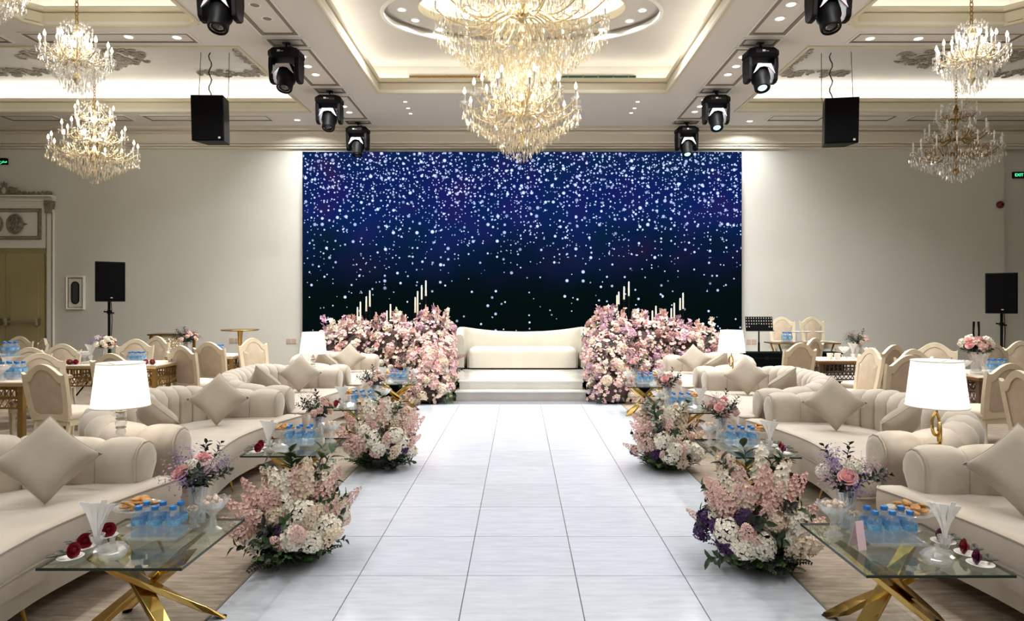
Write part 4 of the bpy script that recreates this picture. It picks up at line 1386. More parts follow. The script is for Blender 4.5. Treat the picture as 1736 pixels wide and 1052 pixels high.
# ---- lamps on small round tables between the sofas
def shade_mesh():
    g = G()
    prof = [(0.212, 0.0), (0.162, 0.312)]
    n = 40
    vs_ = []
    g.lathe([(0.167, 0.0), (0.136, 0.272)], n, cap=False)
    return g.mesh('shade', 'lamp_shade')
SHADE = shade_mesh()
SH_RIM = G().tube([(0.168 * math.cos(a), 0.168 * math.sin(a), 0) for a in [2 * PI * k / 40 for k in range(40)]], 0.004, 5, closed=True).tube([(0.136 * math.cos(a), 0.136 * math.sin(a), 0.272) for a in [2 * PI * k / 40 for k in range(40)]], 0.004, 5, closed=True).mesh('shade_rim', 'white_trim')
def lamp(x, y, kind, label, tlabel):
    zt_ = 0.655
    tb = thing('side_table', tlabel, 'side table', (x, y, 0))
    obj('top', G().lathe([(0.001, zt_), (0.06, zt_), (0.064, zt_ - 0.006), (0.06, zt_ - 0.014), (0.001, zt_ - 0.014)], 28).mesh('top', 'porcelain'), tb)
    obj('pedestal', G().tube([(0, 0, 0.02), (0, 0, zt_ - 0.01)], 0.018, 10).mesh('pedestal', 'gold'), tb)
    obj('foot', G().lathe([(0.07, 0), (0.07, 0.012), (0.03, 0.022), (0.018, 0.03)], 24).mesh('foot', 'gold'), tb)
    t = thing('table_lamp', label, 'lamp', (x, y, zt_))
    zb = (0.865 if kind == 'crystal' else 0.90) - zt_
    if kind == 'crystal':
        obj('foot', G().lathe([(0.045, 0), (0.045, 0.012), (0.02, 0.02), (0.001, 0.022)], 20).mesh('foot', 'cut_glass'), t)
        for z, r in ((0.045, 0.03), (0.10, 0.034), (0.15, 0.024)):
            obj('crystal_ball', G().lathe([(r * math.sin(PI * q / 8) + 1e-4, z - r * 0.85 * math.cos(PI * q / 8)) for q in range(9)], 10).mesh('crystal_ball', 'cut_glass', False), t)
            obj('collar', G().lathe([(0.03, z + r * 0.8), (0.03, z + r * 0.8 + 0.008), (0.01, z + r * 0.8 + 0.01)], 14).mesh('collar', 'steel'), t)
    else:
        obj('foot', G().lathe([(0.045, 0), (0.045, 0.01), (0.02, 0.016), (0.001, 0.018)], 20).mesh('foot', 'gold'), t)
        for dx, cz_, rx, rz, ry in ((-0.006, 0.135, 0.028, 0.066, 0.3), (0.016, 0.08, 0.026, 0.066, 1.2)):
            obj('ring', G().tube([(dx + rx * math.cos(a) * math.cos(ry), rx * math.cos(a) * math.sin(ry), cz_ + rz * math.sin(a)) for a in [2 * PI * k / 28 for k in range(28)]], 0.009, 6, closed=True).mesh('ring', 'gold'), t)
    obj('stem', G().tube([(0, 0, zb - 0.045), (0, 0, zb + 0.20)], 0.007, 8).mesh('stem', 'gold'), t)
    sh = obj('shade', SHADE, t, (0, 0, zb))
    obj('shade_rim', SH_RIM, sh)
    for k in range(3):
        a = 2 * PI * k / 3 + 0.6
        obj('spider_arm', G().tube([(0, 0, 0.25), (0.136 * math.cos(a), 0.136 * math.sin(a), 0.27)], 0.002, 4).mesh('spider_arm', 'steel'), sh)
    obj('bulb', G().lathe([(0.001, 0.16), (0.022, 0.17), (0.03, 0.2), (0.02, 0.23), (0.001, 0.24)], 12).mesh('bulb', 'bulb_cool'), t, (0, 0, zb - 0.07))
    light('lamp_bulb', 'POINT', (0, 0, zb + 0.13), W_LAMP, (1, 0.93, 0.82), 0.04, parent=t)
for px, d, s, kind, o1 in ((205, 4.135, -1, 'crystal', 'third and fourth'), (1588, 3.915, 1, 'ring', 'third and fourth'), (531, 8.36, -1, 'crystal', 'first and second'), (1240, 8.135, 1, 'ring', 'first and second')):
    lamp(at(px, 0, d).x, d, kind, 'lit lamp with %s base between %s sofas from stage, %s' % ('crystal ball' if kind == 'crystal' else 'gold ring', o1, SIDE[s]),
         'slim gold lamp pedestal between %s sofas from stage, %s' % (o1, SIDE[s]))

# ---- the pale sofa on the stage
def stage_sofa():
    p = at(886, 626, 11.9)
    t = thing('stage_sofa', 'wide cream sofa with swept rounded back in the middle of the stage', 'sofa', (p.x, 12.3, SZ))
    W, D = 1.17, 0.62
    N_ = 48
    pts, hs = [], []
    for k in range(N_ + 1):
        a = PI * k / N_
        c, s_ = math.cos(a), math.sin(a)
        x = -W * math.copysign(abs(c) ** 0.42, c)
        y = -0.34 + D * 1.15 * abs(s_) ** 0.5
        pts.append(Vector((x, y)))
        u = abs(x) / W
        top = 0.66 + 0.11 * u ** 2.2
        fr = max(0.0, min(1.0, (y + 0.34) / 0.30))
        hs.append(0.64 + (top - 0.64) * (fr * fr * (3 - 2 * fr)) if u > 0.6 else top)
    loops = []
    for k in range(N_ + 1):
        a, b = pts[max(0, k - 1)], pts[min(N_, k + 1)]
        d = (b - a)
        d.normalize()
        nv = Vector((d.y, -d.x)) * 1.0
        c = pts[k]
        if nv.dot(c - Vector((0, -0.1))) < 0:
            nv = -nv
        hh = hs[k]
        pr = [(-0.09, 0.03), (-0.095, 0.25), (-0.09, hh - 0.10), (-0.07, hh - 0.03), (-0.03, hh), (0.03, hh), (0.075, hh - 0.03), (0.095, hh - 0.10), (0.09, 0.25), (0.085, 0.03)]
        loops.append([(c.x + nv.x * q, c.y + nv.y * q, z) for q, z in pr])
    obj('backrest', G().loft(loops).mesh('backrest', 'stage_sofa', True, angle=50), t)
    def rr(hx, y0, y1, cr, n=6):
        out_ = []
        for cx_, cy_, a0 in ((hx - cr, y0 + cr, -PI / 2), (hx - cr, y1 - cr, 0), (-hx + cr, y1 - cr, PI / 2), (-hx + cr, y0 + cr, PI)):
            for q in range(n + 1):
                a = a0 + PI / 2 * q / n
                out_.append((cx_ + cr * math.cos(a), cy_ + cr * math.sin(a)))
        return out_
    lv = [(0.0, 0.03), (0.0, 0.30), (0.01, 0.34), (0.03, 0.375), (0.07, 0.395), (0.14, 0.40)]
    obj('seat', G().loft([[(x, y, z) for x, y in rr(1.00 - e, -0.40 + e, 0.25 - e, 0.10)] for e, z in lv]).mesh('seat', 'stage_sofa', True, angle=55), t)
    obj('plinth', G().box(-1.1, 1.1, -0.33, 0.25, 0.0, 0.03).mesh('plinth', 'black_plastic', False), t)
    for s in (-1, 1):
        obj('arm_seam', G().tube([(s * 1.005, -0.402, 0.035), (s * 1.005, -0.402, 0.30), (s * 0.985, -0.39, 0.35)], 0.006, 5).mesh('arm_seam', 'piping'), t)
stage_sofa()

# ================================================================== FLOWERS (meshes of unit size, shared)
def floret(gg, c, n, r, petals, rng, lift=0.25, mi=0):
    c, n = Vector(c), Vector(n).normalized()
    a = n.orthogonal().normalized()
    b = n.cross(a)
    a0 = rng.uniform(0, 6.28)
    vs_, fs_ = [c], []
    for k in range(petals):
        t = a0 + 2 * PI * k / petals
        w = PI / petals * 0.85
        d0 = a * math.cos(t) + b * math.sin(t)
        d1 = a * math.cos(t - w) + b * math.sin(t - w)
        d2 = a * math.cos(t + w) + b * math.sin(t + w)
        i = len(vs_)
        vs_ += [c + d1 * r * 0.72 + n * r * lift * 0.7, c + d0 * r + n * r * lift * rng.uniform(0.3, 1.3), c + d2 * r * 0.72 + n * r * lift * 0.7]
        fs_ += [(0, i, i + 1), (0, i + 1, i + 2)]
    gg.add(vs_, fs_, mi)
def fib(n, zmin=-1.0):
    out_ = []
    for k in range(n):
        z = 1 - (k + 0.5) / n * (1 - zmin)
        r = math.sqrt(max(0, 1 - z * z))
        a = 2.39996 * k
        out_.append(Vector((r * math.cos(a), r * math.sin(a), z)))
    return out_
def flower_meshes():
    rng = random.Random(9)
    d = {}
    # mop head of small four-petal florets
    for v in range(3):
        g = G()
        for p in fib(46, -0.55):
            q = p * rng.uniform(0.78, 1.0)
            floret(g, q, p + Vector((rng.uniform(-.3, .3), rng.uniform(-.3, .3), rng.uniform(-.3, .3))), 0.36 * rng.uniform(0.8, 1.1), 4, rng)
        d['mop%d' % v] = g.mesh('bloom', 'white_flower', False)
    # cluster of five ruffled blossoms
    for v in range(3):
        g = G()
        for k in range(7):
            a = 2 * PI * k / 6
            p = Vector((0.55 * math.cos(a), 0.55 * math.sin(a), rng.uniform(-.1, .35))) if k < 6 else Vector((0, 0, 0.55))
            nv = p + Vector((0, 0, 0.5))
            floret(g, p, nv, 0.52, 5, rng, 0.35)
            floret(g, p + nv.normalized() * 0.08, nv, 0.34, 5, rng, 0.7)
        d['cluster%d' % v] = g.mesh('bloom', 'white_flower', False)
    # rose: petals in rings round a tight heart
    def rose():
        g = G()
        for ring, (cnt, r0, r1, hh, fl) in enumerate(((3, 0.10, 0.15, 0.66, -0.05), (4, 0.22, 0.30, 0.65, -0.03), (5, 0.36, 0.48, 0.58, 0.03), (6, 0.50, 0.68, 0.46, 0.12), (7, 0.58, 0.86, 0.28, 0.2))):
            for k in range(cnt):
                a0 = 2 * PI * k / cnt + ring * 0.6
                w = 2 * PI / cnt * 0.66
                vs_, fs_ = [], []
                for i in range(4):
                    t = i / 3
                    for j in range(5):
                        u = (j / 4 - 0.5) * 2
                        r = r0 * (0.55 + 0.45 * t) + (r1 - r0) * t ** 1.5 + fl * t ** 3 - 0.05 * abs(u)
                        z = -0.35 + (hh + 0.35) * t * (1 - 0.14 * u * u * t) - fl * 0.5 * t ** 4
                        vs_.append((r * math.cos(a0 + w * u), r * math.sin(a0 + w * u), z))
                for i in range(3):
                    for j in range(4):
                        fs_.append((i * 5 + j, i * 5 + j + 1, (i + 1) * 5 + j + 1, (i + 1) * 5 + j))
                g.add(vs_, fs_)
        g.lathe([(0.02, -0.5), (0.3, -0.42), (0.5, -0.2), (0.45, 0.15), (0.28, 0.42), (0.12, 0.52), (0.01, 0.54)], 10, cap=False)
        return g
    d['rose'] = rose().mesh('bloom', 'rose_pink', True, angle=60)
    # pompom
    g = G()
    for p in fib(60, -0.8):
        floret(g, p * 0.86, p, 0.26, 4, rng, 0.5)
    d['pompom'] = g.mesh('bloom', 'white_flower', False)
    # feathery spike (length 1 along z)
    for v in range(2):
        g = G()
        for k in range(54):
            t = (k + 0.5) / 54
            a = 2.4 * k
            r = 0.20 * (1 - t) ** 0.8 + 0.015
            c = Vector((r * math.cos(a), r * math.sin(a), t + rng.uniform(-.02, .02)))
            floret(g, c, Vector((math.cos(a), math.sin(a), 0.6)), 0.085 * (1.15 - 0.6 * t), 4, rng, 0.6)
        g.tube([(0, 0, -0.4), (0, 0, 0.95)], 0.012, 4)
        d['spike%d' % v] = g.mesh('bloom', 'pink_flower', False)
    # stock: tall stem of white blossoms (length 1)
    g = G()
    for k in range(26):
        t = k / 25
        a = 2.4 * k
        r = 0.17 - 0.09 * t
        c = Vector((r * math.cos(a), r * math.sin(a), 0.25 + 0.75 * t))
        floret(g, c, Vector((math.cos(a), math.sin(a), 0.5)), 0.15 - 0.06 * t, 5, rng, 0.4)
    g.tube([(0, 0, -0.5), (0, 0, 0.95)], 0.014, 4)
    d['stock'] = g.mesh('bloom', 'white_flower', False)
    # blossom twig with open florets (length 1)
    for v in range(3):
        g = G()
        pts = [Vector((0.10 * math.sin(2.2 * t + v), 0.08 * math.cos(1.7 * t + v) - 0.08, t)) for t in [q / 6 for q in range(7)]]
        g.tube(pts, [0.016, 0.015, 0.014, 0.012, 0.01, 0.008, 0.005], 4)
        for k in range(11):
            t = 0.35 + 0.65 * k / 10
            i = min(5, int(t * 6))
            c = pts[i].lerp(pts[i + 1], t * 6 - i) + Vector((rng.uniform(-.13, .13), rng.uniform(-.13, .13), rng.uniform(-.05, .05)))
            floret(g, c, Vector((rng.uniform(-1, 1), rng.uniform(-1, 0.2), rng.uniform(-.2, 1))), rng.uniform(0.10, 0.15), 5, rng, 0.35)
        d['twig%d' % v] = g.mesh('bloom', 'blush_flower', False)
    # fine sprays (unit ball of specks on threads)
    for v in range(2):
        g = G()
        for k in range(60):
            p = Vector((rng.gauss(0, .38), rng.gauss(0, .38), abs(rng.gauss(0.45, .33))))
            floret(g, p, p + Vector((0, 0, 0.2)), 0.07, 4, rng, 0.3)
            if k % 3 == 0:
                g.tube([(0, 0, -0.3), p * 0.5 + Vector((0, 0, 0.05)), p], 0.006, 3)
        d['mist%d' % v] = g.mesh('bloom', 'lilac_flower', False)
    # leaf sprig (length 1 along z) and fern
    def leaf(gg, base, dr, up, ln, wd):
        base, dr, up = Vector(base), Vector(dr).normalized(), Vector(up)
        sd = dr.cross(up)
        if sd.length < 1e-3:
            sd = dr.orthogonal()
        sd.normalize()
        nn = sd.cross(dr)
        m1 = base + dr * ln * 0.35
        m2 = base + dr * ln * 0.7 - nn * ln * 0.06
        tp = base + dr * ln - nn * ln * 0.16
        gg.add([base, m1 + sd * wd + nn * wd * 0.35, m1, m1 - sd * wd + nn * wd * 0.35, m2 + sd * wd * 0.8 + nn * wd * 0.25, m2, m2 - sd * wd * 0.8 + nn * wd * 0.25, tp],
               [(0, 2, 1), (0, 3, 2), (1, 2, 5, 4), (2, 3, 6, 5), (4, 5, 7), (5, 6, 7)])
    for v in range(2):
        g = G()
        g.tube([(0, 0, -0.2), (0.03, 0, 0.4), (0.0, 0.03, 0.9)], 0.012, 4)
        for k in range(11):
            t = 0.1 + 0.85 * k / 10
            a = 2.4 * k + v
            leaf(g, (0, 0, t), (math.cos(a), math.sin(a), 0.7), (0, 0, 1), 0.34, 0.085)
        d['sprig%d' % v] = g.mesh('leaf_sprig', 'green_leaf', False)
    g = G()
    for k in range(5):
        a = 2 * PI * k / 5
        stem_p = [Vector((0.5 * t * math.cos(a), 0.5 * t * math.sin(a), 0.8 * t - 0.35 * t * t)) for t in [q / 7 for q in range(8)]]
        for i in range(1, 8):
            dr = (stem_p[i] - stem_p[i - 1]).normalized()
            sd = dr.cross(Vector((0, 0, 1))).normalized()
            for s_ in (-1, 1):
                leaf(g, stem_p[i], sd * s_ + dr * 0.7, (0, 0, 1), 0.20 * (1.2 - i / 8), 0.03)
    d['fern'] = g.mesh('fern_frond', 'fern', False)
    d['leaf'] = leaf
    return d
FM = flower_meshes()
def aim(dr, spin=0.0):
    """turn local +z to dr"""
    return (Vector(dr).to_track_quat('Z', 'Y').to_matrix().to_4x4() @ Matrix.Rotation(spin, 4, 'Z')).to_euler()
def bloom(par, kind, p, dr, size, material, rng, name='bloom'):
    if kind.startswith('sprig'):
        name = 'leaf_sprig'
    o = obj(name, FM[kind], par, p, aim(dr, rng.uniform(0, 6.28)), size * rng.uniform(0.9, 1.1), material)
    if kind.startswith('mist'):
        o['kind'] = 'stuff'        # a haze of specks
    return o

# ================================================================== GLASS TABLES AND WHAT STANDS ON THEM
TZ = 0.42
TABLE_Y = {-1: (9.03, 6.98, 4.98, 3.01), 1: (8.76, 6.80, 4.94, 2.94)}
TX = 1.71
def table_meshes():
    d = {}
    d['top'] = G().box(-0.303, 0.303, -0.31, 0.31, TZ - 0.011, TZ).mesh('glass_top', 'table_glass', False)
    g = G()
    for a, b, c, e in ((-0.304, 0.304, -0.3115, -0.3095), (-0.304, 0.304, 0.3095, 0.3115), (-0.3045, -0.3025, -0.31, 0.31), (0.3025, 0.3045, -0.31, 0.31)):
        g.box(a, b, c, e, TZ - 0.012, TZ - 0.0005)
    d['edge'] = g.mesh('glass_edge', 'glass_edge', False)
    # one leg of the crossed base; four of them, each a quarter turn on
    g = G()
    tp, bt = Vector((0.235, 0.045, TZ - 0.011)), Vector((-0.30, 0.045, 0.0))
    w, th = 0.034, 0.013
    loops = []
    for k in range(7):
        t = k / 6
        c = tp.lerp(bt, t)
        tw = 0.5 - 1.0 * t
        dr = (bt - tp).normalized()
        sd = Vector((0, 1, 0))
        up = dr.cross(sd)
        a_, b_ = sd * math.cos(tw) + up * math.sin(tw), up * math.cos(tw) - sd * math.sin(tw)
        lp = [c + a_ * w * i + b_ * th * j for i, j in ((-1, -1), (1, -1), (1, 1), (-1, 1))]
        if k == 6:
            lp = [Vector((p.x, p.y, 0.012)) for p in lp]
        if k == 0:
            lp = [Vector((p.x, p.y, TZ - 0.012)) for p in lp]
        loops.append(lp)
    g.loft(loops)
    d['leg'] = g.mesh('leg', 'gold', False, bevel=0.002, seg=1)
    d['pad'] = G().lathe([(0.022, 0.0), (0.022, 0.012), (0.001, 0.013)], 10, c=(-0.297, 0.045, 0)).mesh('foot_pad', 'black_plastic', False)
    return d
TM = table_meshes()
def bottle_meshes():
    d = {}
    d['body'] = G().lathe([(0.028, 0.0), (0.031, 0.004), (0.031, 0.045), (0.029, 0.05), (0.031, 0.056), (0.031, 0.094), (0.026, 0.112), (0.014, 0.126), (0.0135, 0.132)], 14).mesh('body', 'plastic')
    d['label'] = G().lathe([(0.0316, 0.058), (0.0316, 0.088)], 14, cap=False).mesh('paper_label', 'label_blue')
    d['cap'] = G().lathe([(0.016, 0.129), (0.0165, 0.131), (0.0165, 0.146), (0.014, 0.148), (0.001, 0.148)], 14).mesh('cap', 'bottle_blue')
    return d
BM_ = bottle_meshes()
def bottle(x, y, z, label, group, k=1.0):
    t = thing('water_bottle', label, 'bottle', (x, y, z), random.random() * 6, group)
    t.scale = (k, k, k)
    b = obj('body', BM_['body'], t)
    obj('paper_label', BM_['label'], b)
    obj('cap', BM_['cap'], t)
def tray_mesh():
    g = G()
    lp = lambda a, b, z: [(x, y, z) for x, y in ((-a, -b), (a, -b), (a, b), (-a, b))]
    g.loft([lp(0.115, 0.075, 0.004), (lp(0.115, 0.075, 0.0)), lp(0.125, 0.085, 0.006), lp(0.13, 0.09, 0.02), lp(0.122, 0.082, 0.02), lp(0.115, 0.075, 0.006)])
    return g.mesh('tray', 'cut_glass', False, bevel=0.001, seg=1)
TRAY = tray_mesh()
def napkin_meshes():
    rng = random.Random(2)
    d = {}
    d['cup'] = G().lathe([(0.032, 0), (0.034, 0.006), (0.014, 0.02), (0.016, 0.03), (0.026, 0.05), (0.032, 0.075), (0.029, 0.075), (0.022, 0.05), (0.01, 0.034)], 12, cap=False).mesh('cup', 'cut_glass', False)
    sh = []
    for k in range(9):
        a = -0.34 + 0.68 * k / 8
        g = G()
        w = 0.0095
        ln = 0.19 * rng.uniform(0.88, 1.05)
        loops = []
        for q in range(5):
            t = q / 4
            x = math.sin(a * t ** 0.8) * ln * t
            z = 0.035 + math.cos(a * t) * ln * t
            ww = w * (0.45 + 0.75 * t)
            y = rng.uniform(-.004, .004) + (k % 3 - 1) * 0.007
            loops.append([(x - ww, y - 0.0015, z), (x + ww, y + 0.006 * t, z), (x + ww, y + 0.0015 + 0.006 * t, z), (x - ww, y + 0.0015, z)])
        g.loft(loops)
        sh.append(g.mesh('napkin', 'napkin', False))
    d['sheets'] = sh
    return d
NM = napkin_meshes()
CUP_ST = G().lathe([(0.05, 0), (0.052, 0.006), (0.018, 0.014), (0.012, 0.05), (0.02, 0.065), (0.095, 0.082), (0.112, 0.094), (0.108, 0.096), (0.09, 0.088), (0.001, 0.078)], 24).mesh('stand', 'cut_glass')
BOWL = G().lathe([(0.042, 0), (0.044, 0.008), (0.022, 0.02), (0.014, 0.06), (0.022, 0.085), (0.06, 0.105), (0.082, 0.145), (0.085, 0.15), (0.078, 0.147), (0.055, 0.112), (0.001, 0.098)], 20)
def shell_bowl():
    g = G()
    n = 20
    prof = [(0.042, 0), (0.044, 0.010), (0.020, 0.024), (0.013, 0.07), (0.024, 0.09), (0.055, 0.11), (0.08, 0.15), (0.074, 0.15), (0.05, 0.118), (0.002, 0.104)]
    vs_, fs_ = [], []
    for i, (r, z) in enumerate(prof):
        for k in range(n):
            a = 2 * PI * k / n
            q = 1 + (0.10 * (k % 2) if 4 <= i <= 8 else 0.06 * (k % 2))
            vs_.append((r * q * math.cos(a), r * q * math.sin(a) * 1.0, z + (0.008 * (k % 2) if 5 <= i <= 7 else 0)))
    for i in range(len(prof) - 1):
        for k in range(n):
            k2 = (k + 1) % n
            fs_.append((i * n + k, i * n + k2, (i + 1) * n + k2, (i + 1) * n + k))
    g.add(vs_, fs_)
    return g.mesh('bowl', 'cut_glass', False)
SHELL = shell_bowl()
ASH = G().lathe([(0.05, 0), (0.056, 0.004), (0.066, 0.03), (0.064, 0.034), (0.054, 0.03), (0.044, 0.010), (0.001, 0.008)], 10).mesh('bowl', 'cut_glass', False)
LID = G().lathe([(0.062, 0.034), (0.05, 0.05), (0.02, 0.062), (0.008, 0.066), (0.013, 0.078), (0.001, 0.088)], 10, cap=False).mesh('lid', 'cut_glass', False)
VASE = G().lathe([(0.036, 0.0), (0.040, 0.004), (0.036, 0.05), (0.040, 0.12), (0.052, 0.19), (0.049, 0.19), (0.037, 0.12), (0.032, 0.02), (0.001, 0.015)], 20).mesh('vase', 'cut_glass')
WATER = G().lathe([(0.034, 0.012), (0.033, 0.05), (0.035, 0.10), (0.001, 0.10)], 14).mesh('water', 'plastic')
COOK = G().lathe([(0.001, -0.006), (0.02, -0.005), (0.024, 0), (0.02, 0.006), (0.001, 0.009)], 9).mesh('biscuit', 'cookie')
SWEET = G().lathe([(0.001, -0.010), (0.011, -0.007), (0.013, 0), (0.010, 0.007), (0.001, 0.010)], 8).mesh('sweet', 'sweet')
STIX = G().lathe([(0.001, -0.03), (0.007, -0.028), (0.008, 0.0), (0.007, 0.028), (0.001, 0.03)], 7).mesh('biscuit', 'cookie')
PLATE = G().lathe([(0.001, 0.003), (0.03, 0.002), (0.048, 0.008), (0.052, 0.011), (0.050, 0.012), (0.03, 0.006), (0.001, 0.006)], 20).mesh('plate', 'porcelain')
def bouquet(x, y, z, rng, name, label, palette, wide=0.13, tall=0.15, n=16, vase=True, group=None):
    t = thing(name, label, 'flowers', (x, y, z), 0, group)
    hz = 0.19
    if vase:
        obj('vase', VASE, t)
        w = obj('water', WATER, t)
    for k in range(6):
        a = 2 * PI * k / 6
        obj('stem', cached('stalk', lambda: G().tube([(0, 0, 0), (0.003, 0, 0.12), (0.0, 0.0, 0.23)], 0.003, 4).mesh('stem', 'stem')), t, (0.012 * math.cos(a), 0.012 * math.sin(a), 0.02), (0.12 * math.sin(a), 0.12 * math.cos(a), 0))
    for k in range(10):
        a = 2.4 * k
        q = 0.35 + 0.65 * (k / 10)
        dr = Vector((math.cos(a) * q, math.sin(a) * q, 0.75))
        obj('leaf_sprig', FM['sprig%d' % (k % 2)], t, (0, 0, hz - 0.03), aim(dr, a), wide * rng.uniform(0.8, 1.15), 'dark_leaf' if k % 2 else 'green_leaf')
    for k, p in enumerate(fib(n, 0.05)):
        kind, m_, sz = palette[k % len(palette)]
        q = Vector((p.x * wide * 0.85, p.y * wide * 0.85, hz + 0.02 + p.z * tall * 0.75)) * 1.0
        q += Vector((rng.uniform(-.012, .012), rng.uniform(-.012, .012), rng.uniform(-.012, .012)))
        bloom(t, kind, q, p + Vector((0, 0, 0.35)), sz, m_, rng)
    return t
PAL = [
    [('rose', 'rose_pink', 0.042), ('mist0', 'lilac_flower', 0.085), ('mop0', 'white_flower', 0.035), ('sprig0', 'dark_leaf', 0.11), ('mist1', 'lilac_flower', 0.09), ('mist0', 'mauve_flower', 0.08), ('sprig1', 'dark_leaf', 0.1)],
    [('cluster0', 'blush_flower', 0.035), ('mist0', 'dusty_flower', 0.08), ('sprig0', 'dark_leaf', 0.10), ('rose', 'rose_tan', 0.035), ('mist1', 'dark_leaf', 0.09)],
    [('rose', 'rose_pink', 0.042), ('mist0', 'dusty_flower', 0.08), ('cluster1', 'pink_flower', 0.04), ('sprig0', 'dark_leaf', 0.1), ('mist1', 'mauve_flower', 0.085), ('sprig1', 'green_leaf', 0.10), ('mop1', 'blush_flower', 0.035)],
    [('mop2', 'white_flower', 0.036), ('rose', 'rose_pink', 0.036), ('mist0', 'lilac_flower', 0.08), ('cluster2', 'cream_flower', 0.036)],
]
def lying_rose(x, y, z, rot, m_, label, group):
    t = thing('single_rose', label, 'rose', (x, y, z), rot, group)
    obj('bloom', FM['rose'], t, (0, 0, 0.028), (0.5, PI / 2 - 0.15, 0), 0.033, m_)
    obj('stem', cached('rstem', lambda: G().tube([(-0.01, 0, 0.016), (-0.05, 0.003, 0.008), (-0.10, 0, 0.006)], 0.0035, 5).mesh('stem', 'stem')), t)
    for k, (dx, a) in enumerate(((-0.025, 0.8), (-0.04, -0.9), (-0.055, 0.7))):
        obj('leaf', cached('rleaf', lambda: (lambda g: (FM['leaf'](g, (0, 0, 0), (1, 0, 0.35), (0, 0, 1), 0.05, 0.012), g)[1])(G()).mesh('leaf', 'dark_leaf', False)), t, (dx, 0, 0.012), (0, 0, PI + a))
def glass_table(s, k):
    rng = random.Random(40 + k * 2 + (s > 0))
    yc = TABLE_Y[s][k]
    pos = '%s glass table from stage, %s' % (ORD[k], SIDE[s])
    x0 = s * TX
    t = thing('glass_table', 'square glass table on crossed gold legs, %s from stage, %s' % (ORD[k], SIDE[s]), 'table', (x0, yc, 0), 0, 'glass tables along the aisle')
    tp = obj('glass_top', TM['top'], t)
    obj('glass_edge', TM['edge'], tp)
    for q in range(4):
        lg = obj('leg', TM['leg'], t, rot=(0, 0, math.radians((32, 148, 212, 328)[q])))
        obj('foot_pad', TM['pad'], lg)
    X = lambda u: x0 + u * s          # u>0: towards the sofa, u<0: towards the aisle
    Yv = lambda v: yc + v
    # tray with bottles
    tr = tag(obj('glass_tray', TRAY, None, (X(0.0), Yv(0.07), TZ)), 'glass tray under the bottles, ' + pos, 'tray')
    nb = ((-0.08, -0.035), (0.0, -0.035), (0.08, -0.035), (-0.08, 0.035), (0.0, 0.035), (0.08, 0.035))
    for a, b in nb:
        bottle(X(a) + rng.uniform(-.004, .004), Yv(0.07 + b), TZ + 0.006, 'water bottle with blue cap, ' + pos, 'water bottles on the ' + pos, 0.98)
    # napkins in a cup
    n_ = thing('napkin_holder', 'fanned white napkins in a glass cup, ' + pos, 'napkins', (X(0.165), Yv(-0.13 + 0.05 * (s > 0)), TZ), rng.uniform(-.3, .3))
    obj('cup', NM['cup'], n_)
    for m_ in NM['sheets']:
        obj('napkin', m_, n_)
    # biscuits on a raised plate
    c_ = thing('biscuit_stand', 'raised glass plate of biscuits, ' + pos, 'biscuit stand', (X(0.185), Yv(0.215), TZ))
    obj('stand', CUP_ST, c_)
    for q in range(16):
        a = 2.4 * q
        r = 0.075 * math.sqrt((q % 9 + 0.5) / 9)
        obj('biscuit', COOK if q % 3 else STIX, c_, (r * math.cos(a), r * math.sin(a), 0.098 + (0.017 if q > 8 else 0) + 0.006 * (q % 2)), (rng.uniform(-.5, .5), rng.uniform(-.5, .5) + (0 if q % 3 else 1.5), rng.uniform(0, 6)))
    # sweets in footed bowls
    for (u, v, sc_, what) in ((-0.225, 0.13, 1.0, 'tall'), (-0.115, 0.175, 0.62, 'low')):
        b_ = thing('sweet_bowl', '%s footed crystal bowl of sweets, %s' % (what, pos), 'bowl', (X(u), Yv(v), TZ), rng.uniform(0, 6))
        b_.scale = (sc_ * 0.95, sc_ * 0.95, sc_)
        obj('bowl', SHELL, b_)
        for q in range(12):
            a = 2.4 * q
            r = 0.052 * math.sqrt((q % 8 + 0.5) / 8)
            obj('sweet', SWEET, b_, (r * math.cos(a), r * math.sin(a), 0.146 + (0.014 if q > 7 else 0)), (rng.uniform(-1, 1), rng.uniform(-1, 1), 0))
    # lidded crystal bowl
    b_ = thing('crystal_box', 'lidded round cut crystal bowl, ' + pos, 'bowl', (X(0.06), Yv(-0.19), TZ))
    obj('bowl', ASH, b_)
    obj('lid', LID, b_)
    # flowers
    if k == 3 and s > 0:
        pal, mm = PAL[0], 'lilac and pink rose'
    elif k == 3:
        pal, mm = PAL[0], 'pink rose and lilac'
    elif s < 0:
        pal, mm = PAL[1], 'dark leafy blush'
    else:
        pal, mm = PAL[2], 'soft pink'
    bouquet(X(-0.09 if s < 0 else -0.10), Yv(0.255), TZ, rng, 'flower_vase', 'glass vase with %s posy, %s' % (mm, pos), pal)
    # roses laid on little plates on the sofa side
    gl = 'rose lying on a plate, ' + pos
    mats = ('rose_red', 'rose_red', 'rose_red') if s < 0 else ('rose_plum', 'rose_red', 'rose_plum')
    for q, (u, v) in enumerate(((0.225, -0.215), (0.25, -0.10), (0.235, 0.04))):
        pl = tag(obj('small_plate', PLATE, None, (X(u), Yv(v), TZ)), 'little white plate under a rose, ' + pos, 'plate', 'plates on the ' + pos)
        lying_rose(X(u - 0.01), Yv(v), TZ + 0.009, (0 if s < 0 else PI) + rng.uniform(-.3, .3), mats[q], ('plum ' if mats[q] == 'rose_plum' else 'red ') + gl, 'roses on the ' + pos)
